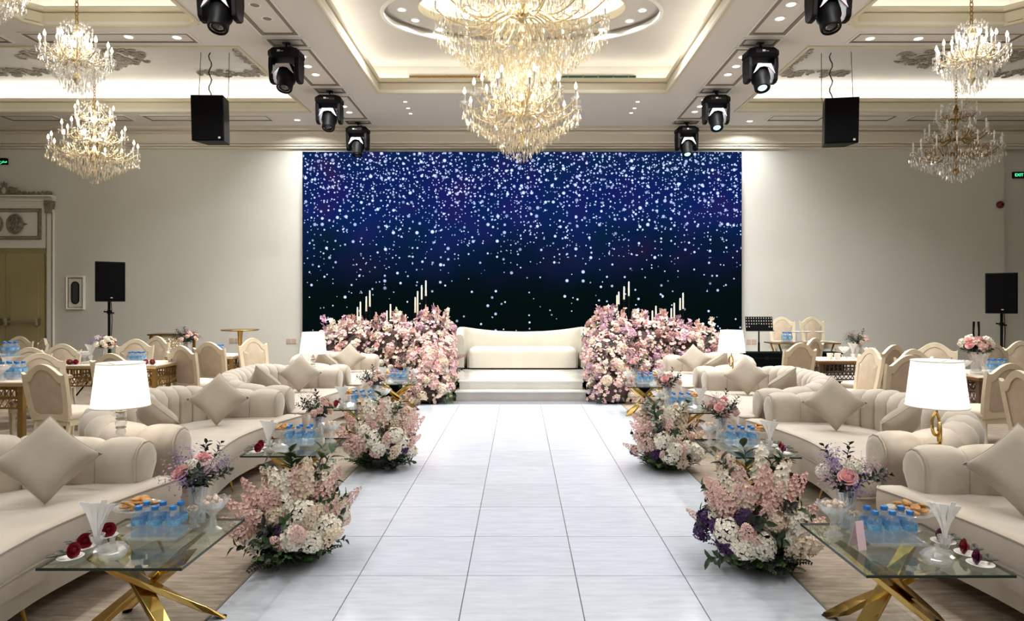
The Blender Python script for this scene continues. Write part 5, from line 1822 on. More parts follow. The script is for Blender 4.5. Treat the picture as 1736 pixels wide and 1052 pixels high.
    if s > 0 and k == 3:
        cd = thing('tent_card', 'pink folded card beside the bottles, ' + pos, 'card', (X(-0.19), Yv(-0.02), TZ), 0.3)
        obj('panel', G().loft([[(-0.022, -0.03, 0.0), (0.022, -0.03, 0.0), (0.022, -0.029, 0.0), (-0.022, -0.029, 0.0)], [(-0.012, 0.0, 0.12), (0.032, 0.0, 0.12), (0.032, 0.001, 0.12), (-0.012, 0.001, 0.12)]]).mesh('panel', 'card', False), cd)
        obj('back_panel', G().loft([[(-0.022, 0.03, 0.0), (0.022, 0.03, 0.0), (0.022, 0.031, 0.0), (-0.022, 0.031, 0.0)], [(-0.012, 0.001, 0.12), (0.032, 0.001, 0.12), (0.032, 0.002, 0.12), (-0.012, 0.002, 0.12)]]).mesh('back_panel', 'card', False), cd)
for s in (-1, 1):
    for k in range(4):
        glass_table(s, k)

# ================================================================== FLOWER BEDS
def floor_arrangement(x, y, seed, label, purple, scale=1.0):
    rng = random.Random(seed)
    t = thing('flower_arrangement', label, 'flowers', (x, y, 0.011))
    t.scale = (scale,) * 3
    obj('foam_tray', G().box(-0.12, 0.12, -0.09, 0.09, 0, 0.06).mesh('foam_tray', 'fern', False, bevel=0.01), t)
    core = G()
    core.lathe([(0.001, 0.03), (0.15, 0.04), (0.19, 0.12), (0.16, 0.22), (0.08, 0.30), (0.001, 0.33)], 14)
    obj('moss_core', core.mesh('moss_core', 'moss'), t)
    # greenery round the foot
    for k in range(38):
        a = 2 * PI * k / 38 + rng.uniform(-.1, .1)
        r = rng.uniform(0.10, 0.19)
        obj('fern_frond', FM['fern'], t, (r * math.cos(a), r * math.sin(a) * 0.85, rng.uniform(0.0, 0.05)), (rng.uniform(-.4, .4), rng.uniform(-.4, .4), rng.uniform(0, 6)), rng.uniform(0.16, 0.25), 'fern' if k % 3 else 'dark_leaf')
    for k in range(30):
        a = 2.4 * k
        z = rng.uniform(0.06, 0.34)
        r = 0.20 * math.sqrt(max(0.1, 1 - (z / 0.42) ** 2))
        dr = Vector((math.cos(a), math.sin(a), rng.uniform(-.1, 1.0)))
        obj('leaf_sprig', FM['sprig%d' % (k % 2)], t, (r * math.cos(a) * 0.8, r * math.sin(a) * 0.7, z), aim(dr, k), rng.uniform(0.12, 0.2), ('green_leaf', 'dark_leaf', 'green_leaf')[k % 3])
    def dome(a, el, rr=1.0):
        return Vector((0.265 * rr * math.cos(a) * math.cos(el), 0.23 * rr * math.sin(a) * math.cos(el), 0.13 + 0.27 * rr * math.sin(el)))
    # white and blush heads over the dome
    for k in range(28):
        a = 2.4 * k + seed
        el = rng.uniform(-0.12, 1.35)
        p = dome(a, el, rng.uniform(0.92, 1.08))
        dr = (p - Vector((0, 0, 0.1)))
        kind = ('mop0', 'mop1', 'cluster0', 'mop2', 'cluster1')[k % 5]
        m_ = ('white_flower', 'cream_flower', 'white_flower', 'white_flower', 'pink_flower')[(k * 3 + seed) % 5]
        bloom(t, kind, p, dr, rng.uniform(0.044, 0.068), m_, rng)
    for k in range(purple):
        a = (-2.6 if x > 0 else -0.9) + rng.uniform(-0.9, 0.9)
        p = dome(a, rng.uniform(0.0, 0.65), 1.03)
        bloom(t, 'cluster2' if k % 2 else 'mop1', p, p - Vector((0, 0, 0.1)), rng.uniform(0.045, 0.06), 'purple_flower', rng)
    for k in range(14):            # thick greenery low at the front
        a = rng.uniform(-2.5, -0.6)
        obj('fern_frond', FM['fern'], t, (0.2 * math.cos(a), 0.19 * math.sin(a), rng.uniform(0.01, 0.07)), (rng.uniform(0.1, 0.7), rng.uniform(-.4, .4), rng.uniform(0, 6)), rng.uniform(0.18, 0.27), 'fern' if k % 2 else 'dark_leaf')
    for k in range(5):             # large pale heads on the side to the hall
        a = -PI / 2 + rng.uniform(-1.0, 1.0)
        p = dome(a, rng.uniform(0.0, 0.8), 1.1)
        bloom(t, 'mop%d' % (k % 3), p, p - Vector((0, 0, 0.1)), 0.072, 'white_flower', rng)
    for k in range(5):
        a = (-2.0 if x < 0 else -1.0) + rng.uniform(-0.5, 0.5)
        p = dome(a, rng.uniform(0.2, 0.6), 1.08)
        bloom(t, 'rose', p, p - Vector((0, 0.1, 0.1)), 0.042, 'rose_tan' if x < 0 else 'pink_flower', rng)
    # feathery spikes pointing outwards
    for k in range(26):
        a = 2.4 * k + 1.0
        el = rng.uniform(0.0, 1.1)
        p = dome(a, el, 0.92)
        dr = p - Vector((0, 0, 0.08)) + Vector((0, 0, 0.05))
        bloom(t, 'spike%d' % (k % 2), p, dr, rng.uniform(0.15, 0.24), ('pink_flower', 'blush_flower', 'pink_flower', 'cream_flower')[k % 4], rng)
    # tall stems of stock
    for k in range(9):
        a = rng.uniform(0, 6.28)
        dr = Vector((0.36 * math.cos(a), 0.3 * math.sin(a) + 0.05, 1.0))
        p = Vector((0.12 * math.cos(a), 0.10 * math.sin(a) + 0.03, 0.34))
        bloom(t, 'stock', p, dr, rng.uniform(0.17, 0.25), ('white_flower', 'cream_flower', 'white_flower', 'blush_flower')[k % 4], rng)
    for k in range(6):
        a = rng.uniform(0, 6.28)
        dr = Vector((0.5 * math.cos(a), 0.4 * math.sin(a), 1.0))
        obj('leaf_sprig', FM['sprig%d' % (k % 2)], t, (0.08 * math.cos(a), 0.08 * math.sin(a), 0.34), aim(dr, a), rng.uniform(0.2, 0.3), 'green_leaf')
    return t
floor_arrangement(-1.33, 3.86, 1, 'mound of white, blush and tan flowers at the aisle edge before third table, door side', 4, 1.0)
floor_arrangement(-1.28, 6.0, 2, 'mound of pink and cream flowers at the aisle edge by second table, door side', 5, 1.08)
floor_arrangement(1.37, 3.80, 3, 'mound of white and deep purple flowers at the aisle edge, music stand side', 16, 1.06)
floor_arrangement(1.34, 5.96, 4, 'mound of white and pink flowers at the aisle edge, music stand side', 6, 1.02)

def stage_bank(s):
    rng = random.Random(70 + s)
    lab = 'tall bank of pink, mauve and white flowers spilling off the stage, %s' % SIDE[s]
    t = thing('stage_flower_bank', lab, 'flowers', (s * 2.2, 11.2, 0))
    o = t.location
    # the mass: overlapping mounds (x outward from the middle of the hall, y, z, radii)
    mounds = [(-0.80, -1.28, 0.16, 0.34, 0.34, 0.30), (-0.80, -0.98, 0.42, 0.34, 0.38, 0.36), (-0.78, -0.55, 0.60, 0.36, 0.42, 0.38),
              (-0.52, 0.05, 0.72, 0.48, 0.50, 0.48), (-0.66, 0.45, 0.92, 0.36, 0.40, 0.34), (-0.10, 0.0, 0.64, 0.60, 0.50, 0.54), (0.45, 0.1, 0.60, 0.60, 0.45, 0.52),
              (1.0, 0.3, 0.58, 0.50, 0.40, 0.46), (-0.40, -0.30, 0.45, 0.48, 0.40, 0.32), (0.25, -0.20, 0.42, 0.55, 0.36, 0.30)]
    W = lambda p: Vector((s * p[0], p[1], p[2]))
    core = G()
    for (a, b, c, rx, ry, rz) in mounds:
        lp = []
        for i in range(7):
            el = -PI / 2 + PI * i / 6
            lp.append([(s * a + 0.82 * rx * math.cos(el) * math.cos(q) + 1e-4, b + 0.82 * ry * math.cos(el) * math.sin(q), max(0.015 if b + 0.82 * ry * math.cos(el) * math.sin(q) < -0.74 else SZ + 0.004, c + 0.82 * rz * math.sin(el))) for q in [2 * PI * j / 12 for j in range(12)]])
        core.loft(lp, cap0=False, cap1=False)
    o_ = obj('moss_core', core.mesh('moss_core', 'moss'), t)
    o_['kind'] = 'stuff'
    weights = [q[3] * q[5] + q[4] * q[5] for q in mounds]
    def sample():
        while True:
            m_ = rng.choices(mounds, weights)[0]
            d = Vector((rng.gauss(0, 1), rng.gauss(0, 1), rng.gauss(0, 1))).normalized()
            if d.y > 0.35 or d.z < -0.55:
                continue
            p = Vector((m_[0] + m_[3] * d.x, m_[1] + m_[4] * d.y, m_[2] + m_[5] * d.z))
            if p.z < 0.05:
                continue
            bad = False
            for q in mounds:
                if q is m_:
                    continue
                if ((p.x - q[0]) / q[3]) ** 2 + ((p.y - q[1]) / q[4]) ** 2 + ((p.z - q[2]) / q[5]) ** 2 < 0.85:
                    bad = True
                    break
            if bad:
                continue
            return p, d
    kinds = [('mop0', 'blush_flower', 0.065), ('cluster0', 'pink_flower', 0.062), ('rose', 'blush_flower', 0.05), ('mop1', 'mauve_flower', 0.06), ('pompom', 'white_flower', 0.036),
             ('cluster1', 'blush_flower', 0.062), ('spike0', 'dusty_flower', 0.15), ('mop2', 'pink_flower', 0.062), ('rose', 'rose_pink', 0.045), ('cluster2', 'mauve_flower', 0.058), ('pompom', 'white_flower', 0.040), ('cluster0', 'white_flower', 0.05), ('mop0', 'cream_flower', 0.055), ('pompom', 'white_flower', 0.036), ('sprig0', 'dark_leaf', 0.13)]
    for k in range(262):
        p, d = sample()
        kind, m_, sz = kinds[rng.randrange(len(kinds))]
        if p.y < -0.8 and p.z < 0.32 and k % 5 == 0:
            kind, m_, sz = ('fern', 'fern', 0.16)
        if p.y < -0.7 and rng.random() < 0.45 and kind not in ('fern',):
            kind, m_, sz = rng.choice((('mop0', 'blush_flower', 0.072), ('cluster1', 'pink_flower', 0.07), ('mop2', 'cream_flower', 0.066)))
        if s > 0 and p.y > -0.5 and rng.random() < 0.2:
            kind, m_, sz = ('mop1', 'dusty_flower', 0.055)
        bloom(t, kind, W(p), Vector((s * d.x, d.y - 0.4, d.z + 0.15)), sz * 1.3, m_, rng, 'bloom' if kind != 'fern' else 'fern_frond')
    # airy blossom twigs along the top
    for k in range(38):
        a = rng.uniform(-0.95, 1.25)
        top = max((c + rz * math.sqrt(max(0, 1 - ((a - mx) / rx) ** 2)) for (mx, b, c, rx, ry, rz) in mounds if b > -0.3 and abs(a - mx) < rx), default=0.7)
        p = (a, rng.uniform(0.0, 0.35), top - 0.12)
        bloom(t, 'twig%d' % (k % 3), W(p), Vector((s * rng.uniform(-.35, .35), -0.15, 1)), rng.uniform(0.24, 0.36), ('blush_flower', 'mauve_flower', 'pink_flower', 'white_flower')[k % 4], rng)
    # leaves and smaller blossom between the heads
    lf, fls = G(), (G(), G(), G())
    for k in range(900):
        p, d = sample()
        q = W(p) - Vector((s * d.x, d.y, d.z)) * 0.03
        FM['leaf'](lf, q, Vector((s * d.x + rng.uniform(-.7, .7), d.y + rng.uniform(-.7, .7), d.z + rng.uniform(-.7, .7))), (0, 0.1, 1), rng.uniform(0.06, 0.11), rng.uniform(0.012, 0.022))
    for k in range(1200):
        fl = fls[k % 3]
        p, d = sample()
        dd = Vector((s * d.x, d.y, d.z))
        floret(fl, W(p) + dd * rng.uniform(-.01, .05), dd + Vector((rng.uniform(-.5, .5), rng.uniform(-.8, .2), rng.uniform(-.3, .5))), rng.uniform(0.024, 0.040), 5, rng, 0.4)
    o_ = obj('foliage', lf.mesh('foliage', 'dark_leaf', False), t)
    o_['kind'] = 'stuff'
    for fl, m_ in zip(fls, ('blush_flower', 'cream_flower', 'mauve_flower')):
        o_ = obj('small_blossom', fl.mesh('small_blossom', m_, False), t)
        o_['kind'] = 'stuff'
    return t
stage_bank(-1)
stage_bank(1)

# ---- tall candles among the stage flowers
def candle(px, top, bot, d, label, group):
    p, q = at(px, top, d), at(px, bot, d)
    t = thing('taper_candle', label, 'candle', (p.x, d, SZ), 0, group)
    z0, z1 = q.z - SZ, p.z - SZ
    obj('wax', G().lathe([(0.017, z0), (0.013, z1 - 0.01), (0.006, z1)], 8).mesh('wax', 'candle_wax'), t)
    obj('holder', G().lathe([(0.05, 0), (0.05, 0.008), (0.011, 0.016), (0.011, z0 - 0.03), (0.024, z0 - 0.02), (0.024, z0 + 0.006), (0.001, z0 + 0.006)], 10).mesh('holder', 'black_plastic'), t)
for pts, lab in ((((606, 520, 548), (611, 511, 554), (621, 502, 528), (627, 493, 520)), 'slim cream candle on black stick, outer cluster, door side'),
                 (((704, 503, 530), (708, 493, 534), (715, 483, 508), (722, 475, 502)), 'slim cream candle on black stick, cluster near the stage sofa, door side'),
                 (((645, 540, 568), (653, 560, 577), (656, 526, 546), (662, 515, 540)), 'short cream candle low among the flowers, door side'),
                 (((1046, 500, 526), (1049, 494, 516), (1058, 485, 508), (1066, 477, 502)), 'slim cream candle on black stick, cluster near the stage sofa, music stand side'),
                 (((1138, 522, 550), (1143, 513, 552), (1153, 505, 526), (1158, 496, 524)), 'slim cream candle on black stick, outer cluster, music stand side'),
                 (((1093, 543, 570), (1098, 538, 560), (1106, 526, 548), (1112, 518, 542)), 'short cream candle low among the flowers, music stand side')):
    for a, b, c in pts:
        candle(a, b, c, 11.75 if 'short' not in lab else 11.3, lab, 'candles on the stage')

# ================================================================== DINING SIDE OF THE HALL
def chair_meshes():
    d = {}
    def outline(k, zb, zs, hump, n=24):
        """closed outline of the back in x,z: camel-back top, tapering foot"""
        pts = []
        for i in range(n + 1):          # top edge from +x to -x
            u = 1 - 2 * i / n
            x = k * u
            c = max(0.0, 1 - (abs(u) / 0.78) ** 2)
            z = zs + hump * (c ** 1.25) + (0.018 if abs(u) > 0.93 else 0)
            pts.append((x, z))
        m_ = 8
        for i in range(1, m_ + 1):      # down the -x side
            t = i / m_
            pts.append((-k * (1 - 0.03 * t - 0.12 * t ** 3), zs + (zb - zs) * t))
        for i in range(1, 8):           # bottom
            u = -1 + 2 * i / 8
            pts.append((k * 0.85 * u, zb + 0.015 * (1 - u * u)))
        for i in range(m_, 0, -1):
            t = i / m_
            pts.append((k * (1 - 0.03 * t - 0.12 * t ** 3), zs + (zb - zs) * t))
        return pts
    o1 = outline(0.245, 0.40, 0.845, 0.10)
    o2 = []
    cx_, cz_ = 0.0, 0.66
    for x, z in o1:                     # inner opening with rounded corners
        xx, zz = x * 0.765, cz_ + (z - cz_) * 0.80 + 0.005
        kx = abs(xx) / 0.187
        if zz > 0.80 and kx > 0.55:
            zz -= 0.05 * (kx - 0.55) / 0.45
        if zz < 0.50 and kx > 0.5:
            zz += 0.05 * ((kx - 0.5) / 0.5) ** 2
        o2.append((xx, zz))
    lean = lambda z: 0.17 * (z - 0.42)
    L_ = lambda pts, y: [(x, y + 0.21 + lean(z), z) for x, z in pts]
    d['frame'] = G().loft([L_(o2, -0.018), L_(o1, -0.018), L_([(x * 1.005, z + 0.004) for x, z in o1], 0.0), L_(o1, 0.02), L_(o2, 0.02), L_(o2, -0.018)], cap0=False, cap1=False).mesh('back_frame', 'chair_paint', True, angle=30)
    o3 = [(x * 0.7, cz_ + (z - cz_) * 0.7) for x, z in o2]
    d['panel'] = G().loft([L_(o3, -0.032), L_(o2, -0.012), L_(o2, 0.010), L_(o3, 0.016)]).mesh('back_panel', 'chair_fabric', True, angle=50)
    def rr(hx0, hx1, y0, y1, e):
        return [(-hx0 + e, y0 + e), (hx0 - e, y0 + e), (hx1 - e, y1 - e), (-hx1 + e, y1 - e)]
    d['seat'] = G().loft([[(x, y, z) for x, y in rr(0.255, 0.215, -0.25, 0.215, e)] for e, z in ((0.0, 0.42), (-0.004, 0.44), (0.0, 0.465), (0.02, 0.482), (0.08, 0.492))]).mesh('seat', 'chair_seat', True, angle=60)
    d['rail'] = G().loft([[(x, y, z) for x, y in rr(0.25, 0.21, -0.245, 0.21, e)] for e, z in ((0.005, 0.355), (0.0, 0.36), (0.0, 0.42))]).mesh('seat_rail', 'chair_paint', False)
    d['leg_front'] = G().loft([[(r * math.cos(a), r * math.sin(a), z) for a in [2 * PI * k / 8 for k in range(8)]] for r, z in ((0.016, 0), (0.014, 0.04), (0.022, 0.25), (0.03, 0.36))]).mesh('leg', 'chair_paint')
    d['leg_back'] = G().loft([[(r * math.cos(a), dy + r * math.sin(a), z) for a in [2 * PI * k / 8 for k in range(8)]] for r, dy, z in ((0.016, 0.08, 0), (0.018, 0.03, 0.2), (0.024, 0.0, 0.42), (0.02, 0.01, 0.48))]).mesh('leg', 'chair_paint')
    return d
CHM = chair_meshes()
def chair(x, y, face, label, group, z=0.0, k=1.0):
    """face: compass turn; 0 faces the camera (-Y), pi faces the screen"""
    t = thing('dining_chair', label, 'chair', (x, y, z), face, group)
    t.scale = (1.0, 1.0, k)
    obj('back_frame', CHM['frame'], t)
    obj('back_panel', CHM['panel'], t)
    obj('seat', CHM['seat'], t)
    obj('seat_rail', CHM['rail'], t)
    for sx in (-1, 1):
        obj('leg', CHM['leg_front'], t, (sx * 0.22, -0.215, 0))
        obj('leg', CHM['leg_back'], t, (sx * 0.185, 0.19, 0))
    return t
CG = 'cream dining chairs'
D = 'door side'
R_ = 'music stand side'
def chair_px(px, top, face, label, z=0.0, k=1.0, d=None):
    """a chair whose back's top shows at this pixel"""
    d = d or F * (H - z - 0.945 * k) / (top - 512.0)
    xx = (px - 881.0) * d / F
    # px, d say where the back is; the chair's middle lies 0.26 in front of it
    chair(xx + 0.26 * math.sin(face), d - 0.26 * math.cos(face), face, label, CG, z, k)
# face = direction the sitter looks, 0 towards the camera, +90 towards +X
fa = math.radians
chair_px(79, 611, fa(168), 'cream dining chair seen from behind at the bottles table, ' + D, d=6.1)
chair_px(67, 599, fa(35), 'cream dining chair with pale front just beyond the bottles table, ' + D, d=7.35)
chair_px(49, 589, fa(20), 'cream dining chair, middle of three overlapping backs near the bottles table, ' + D, d=8.3)
chair_px(103, 582, fa(12), 'cream dining chair with pink-beige front below the white sweets bowl, ' + D, d=9.0)
chair_px(30, 569, fa(0), 'cream dining chair in front of the door leaf', d=11.0)
chair_px(70, 573, fa(-40), 'cream dining chair turned aside next to the door surround', d=10.4)
chair_px(191, 593, fa(176), 'cream dining chair behind the lamp between third and fourth sofas, ' + D, d=7.4)
chair_px(228, 576, fa(10), 'cream dining chair behind the blue bottle pack below the white roses, ' + D, d=9.2, k=1.058)
chair_px(263, 573, fa(-15), 'cream dining chair standing in front of the gold console, ' + D, d=9.95, k=1.058)
chair_px(311, 585, fa(158), 'cream dining chair seen from behind, nearer of the pair behind the third sofa, ' + D, d=8.3, k=1.03)
chair_px(357, 577, fa(168), 'cream dining chair seen from behind, further of the pair behind the third sofa, ' + D, d=9.05, k=1.03)
chair_px(430, 573, fa(60), 'cream dining chair with rounded back beside the tall gold table, ' + D, k=1.058)
chair_px(1706, 609, fa(188), 'cream dining chair seen from behind at the large vase table, ' + R_, d=6.2)
chair_px(1738, 628, fa(85), 'cream dining chair seen from its side beside the large vase table, ' + R_, k=1.058)
chair_px(1536, 601, fa(190), 'cream dining chair seen from behind next to the large lamp shade, ' + R_, k=1.058)
chair_px(1511, 584, fa(205), 'cream dining chair with curved back between the two fretwork tables, ' + R_, k=1.058)
chair_px(1552, 592, fa(12), 'cream dining chair with pale front just above the lamp shade, ' + R_, k=1.058)
chair_px(1585, 581, fa(-35), 'cream dining chair by the wall, turned towards the screen wall, ' + R_, k=1.058)
chair_px(1690, 581, fa(25), 'cream dining chair behind the large glass vase of roses, ' + R_, k=1.058)
chair_px(1734, 578, fa(0), 'cream dining chair under the stand loudspeaker, ' + R_, k=1.058)
chair_px(1473, 590, fa(-88), 'cream dining chair seen edge on near the dark fretwork table, ' + R_, k=1.058)
chair_px(1354, 578, fa(195), 'cream dining chair seen from behind below the music stand, ' + R_, d=8.45, k=1.058)
chair_px(1377, 577, fa(215), 'cream dining chair half hidden behind the chair below the music stand, ' + R_, d=9.6, k=1.058)
chair_px(1326, 539, fa(-10), 'cream dining chair half behind the music stand on the stage corner', SZ, d=12.75)
chair_px(1377, 538, fa(4), 'cream dining chair facing the hall at the small dessert table on the stage corner', SZ, d=12.75)

# ---- tables with gold fretwork below the top
def fret_table(x, y, lx, ly, label, mt='fret_gold', zt_=0.75, rotz=0.0):
    t = thing('fretwork_table', label, 'table', (x, y, 0), rotz)
    obj('tabletop', G().box(-lx / 2, lx / 2, -ly / 2, ly / 2, zt_ - 0.03, zt_).mesh('tabletop', 'gold_pale' if mt == 'fret_gold' else 'bronze', False, bevel=0.005), t)
    obj('glass_sheet', G().box(-lx / 2 + 0.01, lx / 2 - 0.01, -ly / 2 + 0.01, ly / 2 - 0.01, zt_, zt_ + 0.008).mesh('glass_sheet', 'chair_seat', False), t)
    for z0, z1 in ((zt_ - 0.05, zt_ - 0.03), (zt_ - 0.15, zt_ - 0.13), (zt_ - 0.25, zt_ - 0.235)):
        g = G()
        for a, b, c, e in ((-lx / 2 + 0.03, lx / 2 - 0.03, -ly / 2 + 0.03, -ly / 2 + 0.05), (-lx / 2 + 0.03, lx / 2 - 0.03, ly / 2 - 0.05, ly / 2 - 0.03), (-lx / 2 + 0.03, -lx / 2 + 0.05, -ly / 2 + 0.05, ly / 2 - 0.05), (lx / 2 - 0.05, lx / 2 - 0.03, -ly / 2 + 0.05, ly / 2 - 0.05)):
            g.box(a, b, c, e, z0, z1)
        o_ = obj('apron_rail', g.mesh('apron_rail', mt, False), t)
        o_['kind'] = 'stuff'
    g = G()
    def run(p0, p1):
        d = Vector(p1) - Vector(p0)
        n = max(3, int(d.length / 0.055))
        for k in range(n + 1):
            c = Vector(p0) + d * (k / n)
            g.box(c.x - 0.006, c.x + 0.006, c.y - 0.006, c.y + 0.006, zt_ - 0.14, zt_ - 0.04)
            if k < n:
                e = Vector(p0) + d * ((k + 1) / n)
                g.tube([(c.x, c.y, zt_ - 0.145), (e.x, e.y, zt_ - 0.24)], 0.006, 4)
                g.tube([(e.x, e.y, zt_ - 0.145), (c.x, c.y, zt_ - 0.24)], 0.006, 4)
    a, b = lx / 2 - 0.04, ly / 2 - 0.04
    run((-a, -b, 0), (a, -b, 0))
    run((-a, b, 0), (a, b, 0))
    run((-a, -b, 0), (-a, b, 0))
    run((a, -b, 0), (a, b, 0))
    o_ = obj('fretwork', g.mesh('fretwork', mt, False), t)
    o_['kind'] = 'stuff'
    for sx in (-1, 1):
        for sy in (-1, 1):
            obj('leg', G().box(sx * a - 0.025, sx * a + 0.025, sy * b - 0.025, sy * b + 0.025, 0, zt_ - 0.03).mesh('leg', mt, False, bevel=0.004), t)
    return t
def pack(x, y, z, where, nx=3, ny=2, kk=1.0):
    for i in range(nx):
        for j in range(ny):
            bottle(x + (i - (nx - 1) / 2) * 0.068 * kk, y + (j - (ny - 1) / 2) * 0.068 * kk, z, 'small blue-capped water bottle ' + where, 'water bottles ' + where, kk)
def plate_stack(x, y, z, label, n=1):
    t = thing('serving_bowl', label, 'bowl', (x, y, z))
    obj('bowl', SHELL, t)
    for q in range(7):
        a = 2.4 * q
        obj('sweet', SWEET, t, (0.04 * math.cos(a), 0.04 * math.sin(a), 0.146))
def dnapkin(x, y, z, label, rz=0.0):
    n_ = thing('napkin_holder', label, 'napkins', (x, y, z), rz)
    obj('cup', NM['cup'], n_)
    for m_ in NM['sheets']:
        obj('napkin', m_, n_)
rg = random.Random(8)
TT = 0.758
# door side
fret_table(-5.62, 6.55, 1.75, 0.70, 'gold fretwork dining table loaded with packs of water bottles, ' + D)
pack(at(22, 0, 6.5).x, 6.5, TT + 0.012, 'in the low pack on the bottles table, ' + D, 3, 2, 1.1)
st = thing('glass_stand', 'clear glass cake stand carrying a pack of bottles on the bottles table, ' + D, 'cake stand', (at(17, 0, 6.75).x, 6.75, TT))
obj('stand', G().lathe([(0.09, 0), (0.09, 0.01), (0.02, 0.02), (0.015, 0.17), (0.03, 0.19), (0.13, 0.20), (0.13, 0.21), (0.001, 0.212)], 24).mesh('stand', 'cut_glass'), st)
pack(at(17, 0, 6.75).x, 6.75, TT + 0.212, 'on the cake stand of the bottles table, ' + D, 2, 2, 1.0)
tag(obj('glass_tray', TRAY, None, (at(22, 0, 6.5).x, 6.5, TT)), 'glass tray under the low pack on the bottles table, ' + D, 'tray')
plate_stack(at(7, 0, 6.35).x, 6.32, TT, 'crystal bowl at the front of the bottles table, ' + D)
dnapkin(at(4, 0, 6.9).x, 6.95, TT, 'white napkins standing on the bottles table, ' + D)
fret_table(-5.02, 8.22, 1.25, 0.75, 'gold fretwork dining table with white roses, behind the third sofa, ' + D)
bouquet(at(176, 0, 8.3).x, 8.3, TT + 0.0, rg, 'rose_bowl', 'full white and blush roses in a vase on the fretwork table, ' + D, PAL[3] + [('mop0', 'white_flower', 0.045)], 0.15, 0.14, 20)
pack(at(232, 0, 8.15).x, 8.15, TT, 'beside the white roses on the fretwork table, ' + D, 3, 2, 1.0)
plate_stack(at(143, 0, 8.1).x, 8.1, TT, 'white footed bowl of sweets beside the white roses, ' + D)
dnapkin(at(152, 0, 8.4).x, 8.42, TT, 'white napkins on the table of the white roses, ' + D)
for px in (118, 128, 247, 258):
    lying_rose(at(px, 0, 7.98).x, 7.98, TT + 0.004, rg.uniform(0, 3), 'rose_red', 'red rose blossom lying on the front edge of the white rose table, ' + D, 'roses on the white rose table')
fret_table(-4.55, 9.5, 0.98, 0.62, 'gold fretwork dining table with a dark leafy posy, behind the second sofa, ' + D)
bouquet(at(318, 0, 9.5).x, 9.5, TT, rg, 'flower_vase', 'glass vase of dark leaves and blush roses behind the second sofa, ' + D, PAL[1], 0.16, 0.16, 18)
pack(at(372, 0, 9.5).x, 9.5, TT, 'beside the dark leafy posy behind the second sofa, ' + D, 2, 2, 1.0)
# tall round table
p = at(407, 558, 10.25)
t = thing('cocktail_table', 'tall round gold cocktail table with slender flared stem', 'table', (p.x, 10.25, 0))
obj('top', G().lathe([(0.001, p.z), (0.28, p.z), (0.285, p.z - 0.008), (0.27, p.z - 0.02), (0.001, p.z - 0.022)], 32).mesh('top', 'gold_dark'), t)
obj('stem', G().lathe([(0.045, 0.02), (0.018, 0.25), (0.012, 0.5), (0.020, 0.8), (0.042, p.z - 0.02)], 14).mesh('stem', 'gold'), t)
obj('foot', G().lathe([(0.2, 0), (0.2, 0.012), (0.05, 0.03)], 24).mesh('foot', 'gold'), t)
# gold console by the wall
p = at(283, 566, 11.7)
t = thing('console_table', 'gold console table with openwork front against the wall, door side', 'table', (p.x, 11.9, 0))
zc_ = p.z
obj('top', G().box(-0.36, 0.36, -0.2, 0.2, zc_ - 0.03, zc_).mesh('top', 'gold_dark', False, bevel=0.004), t)
for sx in (-1, 1):
    for sy in (-1, 1):
        obj('leg', G().box(sx * 0.31 - 0.02, sx * 0.31 + 0.02, sy * 0.16 - 0.02, sy * 0.16 + 0.02, 0, zc_ - 0.03).mesh('leg', 'gold_dark', False), t)
g = G()
for k in range(14):
    x, z = rg.uniform(-0.24, 0.24), rg.uniform(zc_ - 0.36, zc_ - 0.08)
    g.tube([(a, -0.17, b) for a, b in spiral(x, z, 0.07, 1.3, rg.uniform(0, 6), rg.choice((-1, 1)), 10)], 0.010, 4)
g.tube([(-0.29, -0.17, zc_ - 0.05), (0.29, -0.17, zc_ - 0.05)], 0.012, 4)
g.tube([(-0.29, -0.17, zc_ - 0.40), (0.29, -0.17, zc_ - 0.40)], 0.012, 4)
o_ = obj('openwork', g.mesh('openwork', 'gold_pale'), t)
o_['kind'] = 'stuff'

# music stand side
fret_table(at(1436, 0, 8.8).x, 8.82, 1.02, 0.62, 'dark bronze fretwork dining table behind the second sofa, ' + R_, 'dark_wood')
bouquet(at(1457, 0, 8.95).x, 8.98, TT, rg, 'flower_vase', 'glass vase with dark leaves and pink blossom on the bronze fretwork table, ' + R_, PAL[1], 0.14, 0.14, 16)
for px in (1407, 1420):
    t = thing('white_cup', 'small white cup on the bronze fretwork table, ' + R_, 'cup', (at(px, 0, 8.7).x, 8.7, TT), 0, 'cups on the bronze table')
    obj('body', cached('cupb', lambda: G().lathe([(0.026, 0), (0.03, 0.006), (0.04, 0.08), (0.042, 0.085), (0.037, 0.085), (0.028, 0.012), (0.001, 0.01)], 16).mesh('body', 'porcelain')), t)
    obj('handle', cached('cuph', lambda: G().tube([(0.036, 0, 0.07), (0.06, 0, 0.06), (0.06, 0, 0.035), (0.033, 0, 0.025)], 0.005, 5).mesh('handle', 'porcelain')), t)
dnapkin(at(1446, 0, 8.72).x, 8.72, TT, 'white napkins leaning on the bronze fretwork table, ' + R_)
plate_stack(at(1432, 0, 8.9).x, 8.92, TT, 'crystal bowl beside the dark posy on the bronze fretwork table, ' + R_)
plate_stack(at(1474, 0, 8.75).x, 8.75, TT, 'crystal bowl at the chair end of the bronze fretwork table, ' + R_)
fret_table(5.55, 7.02, 1.75, 0.82, 'dark bronze fretwork dining table carrying the large glass vase, ' + R_, 'dark_wood')
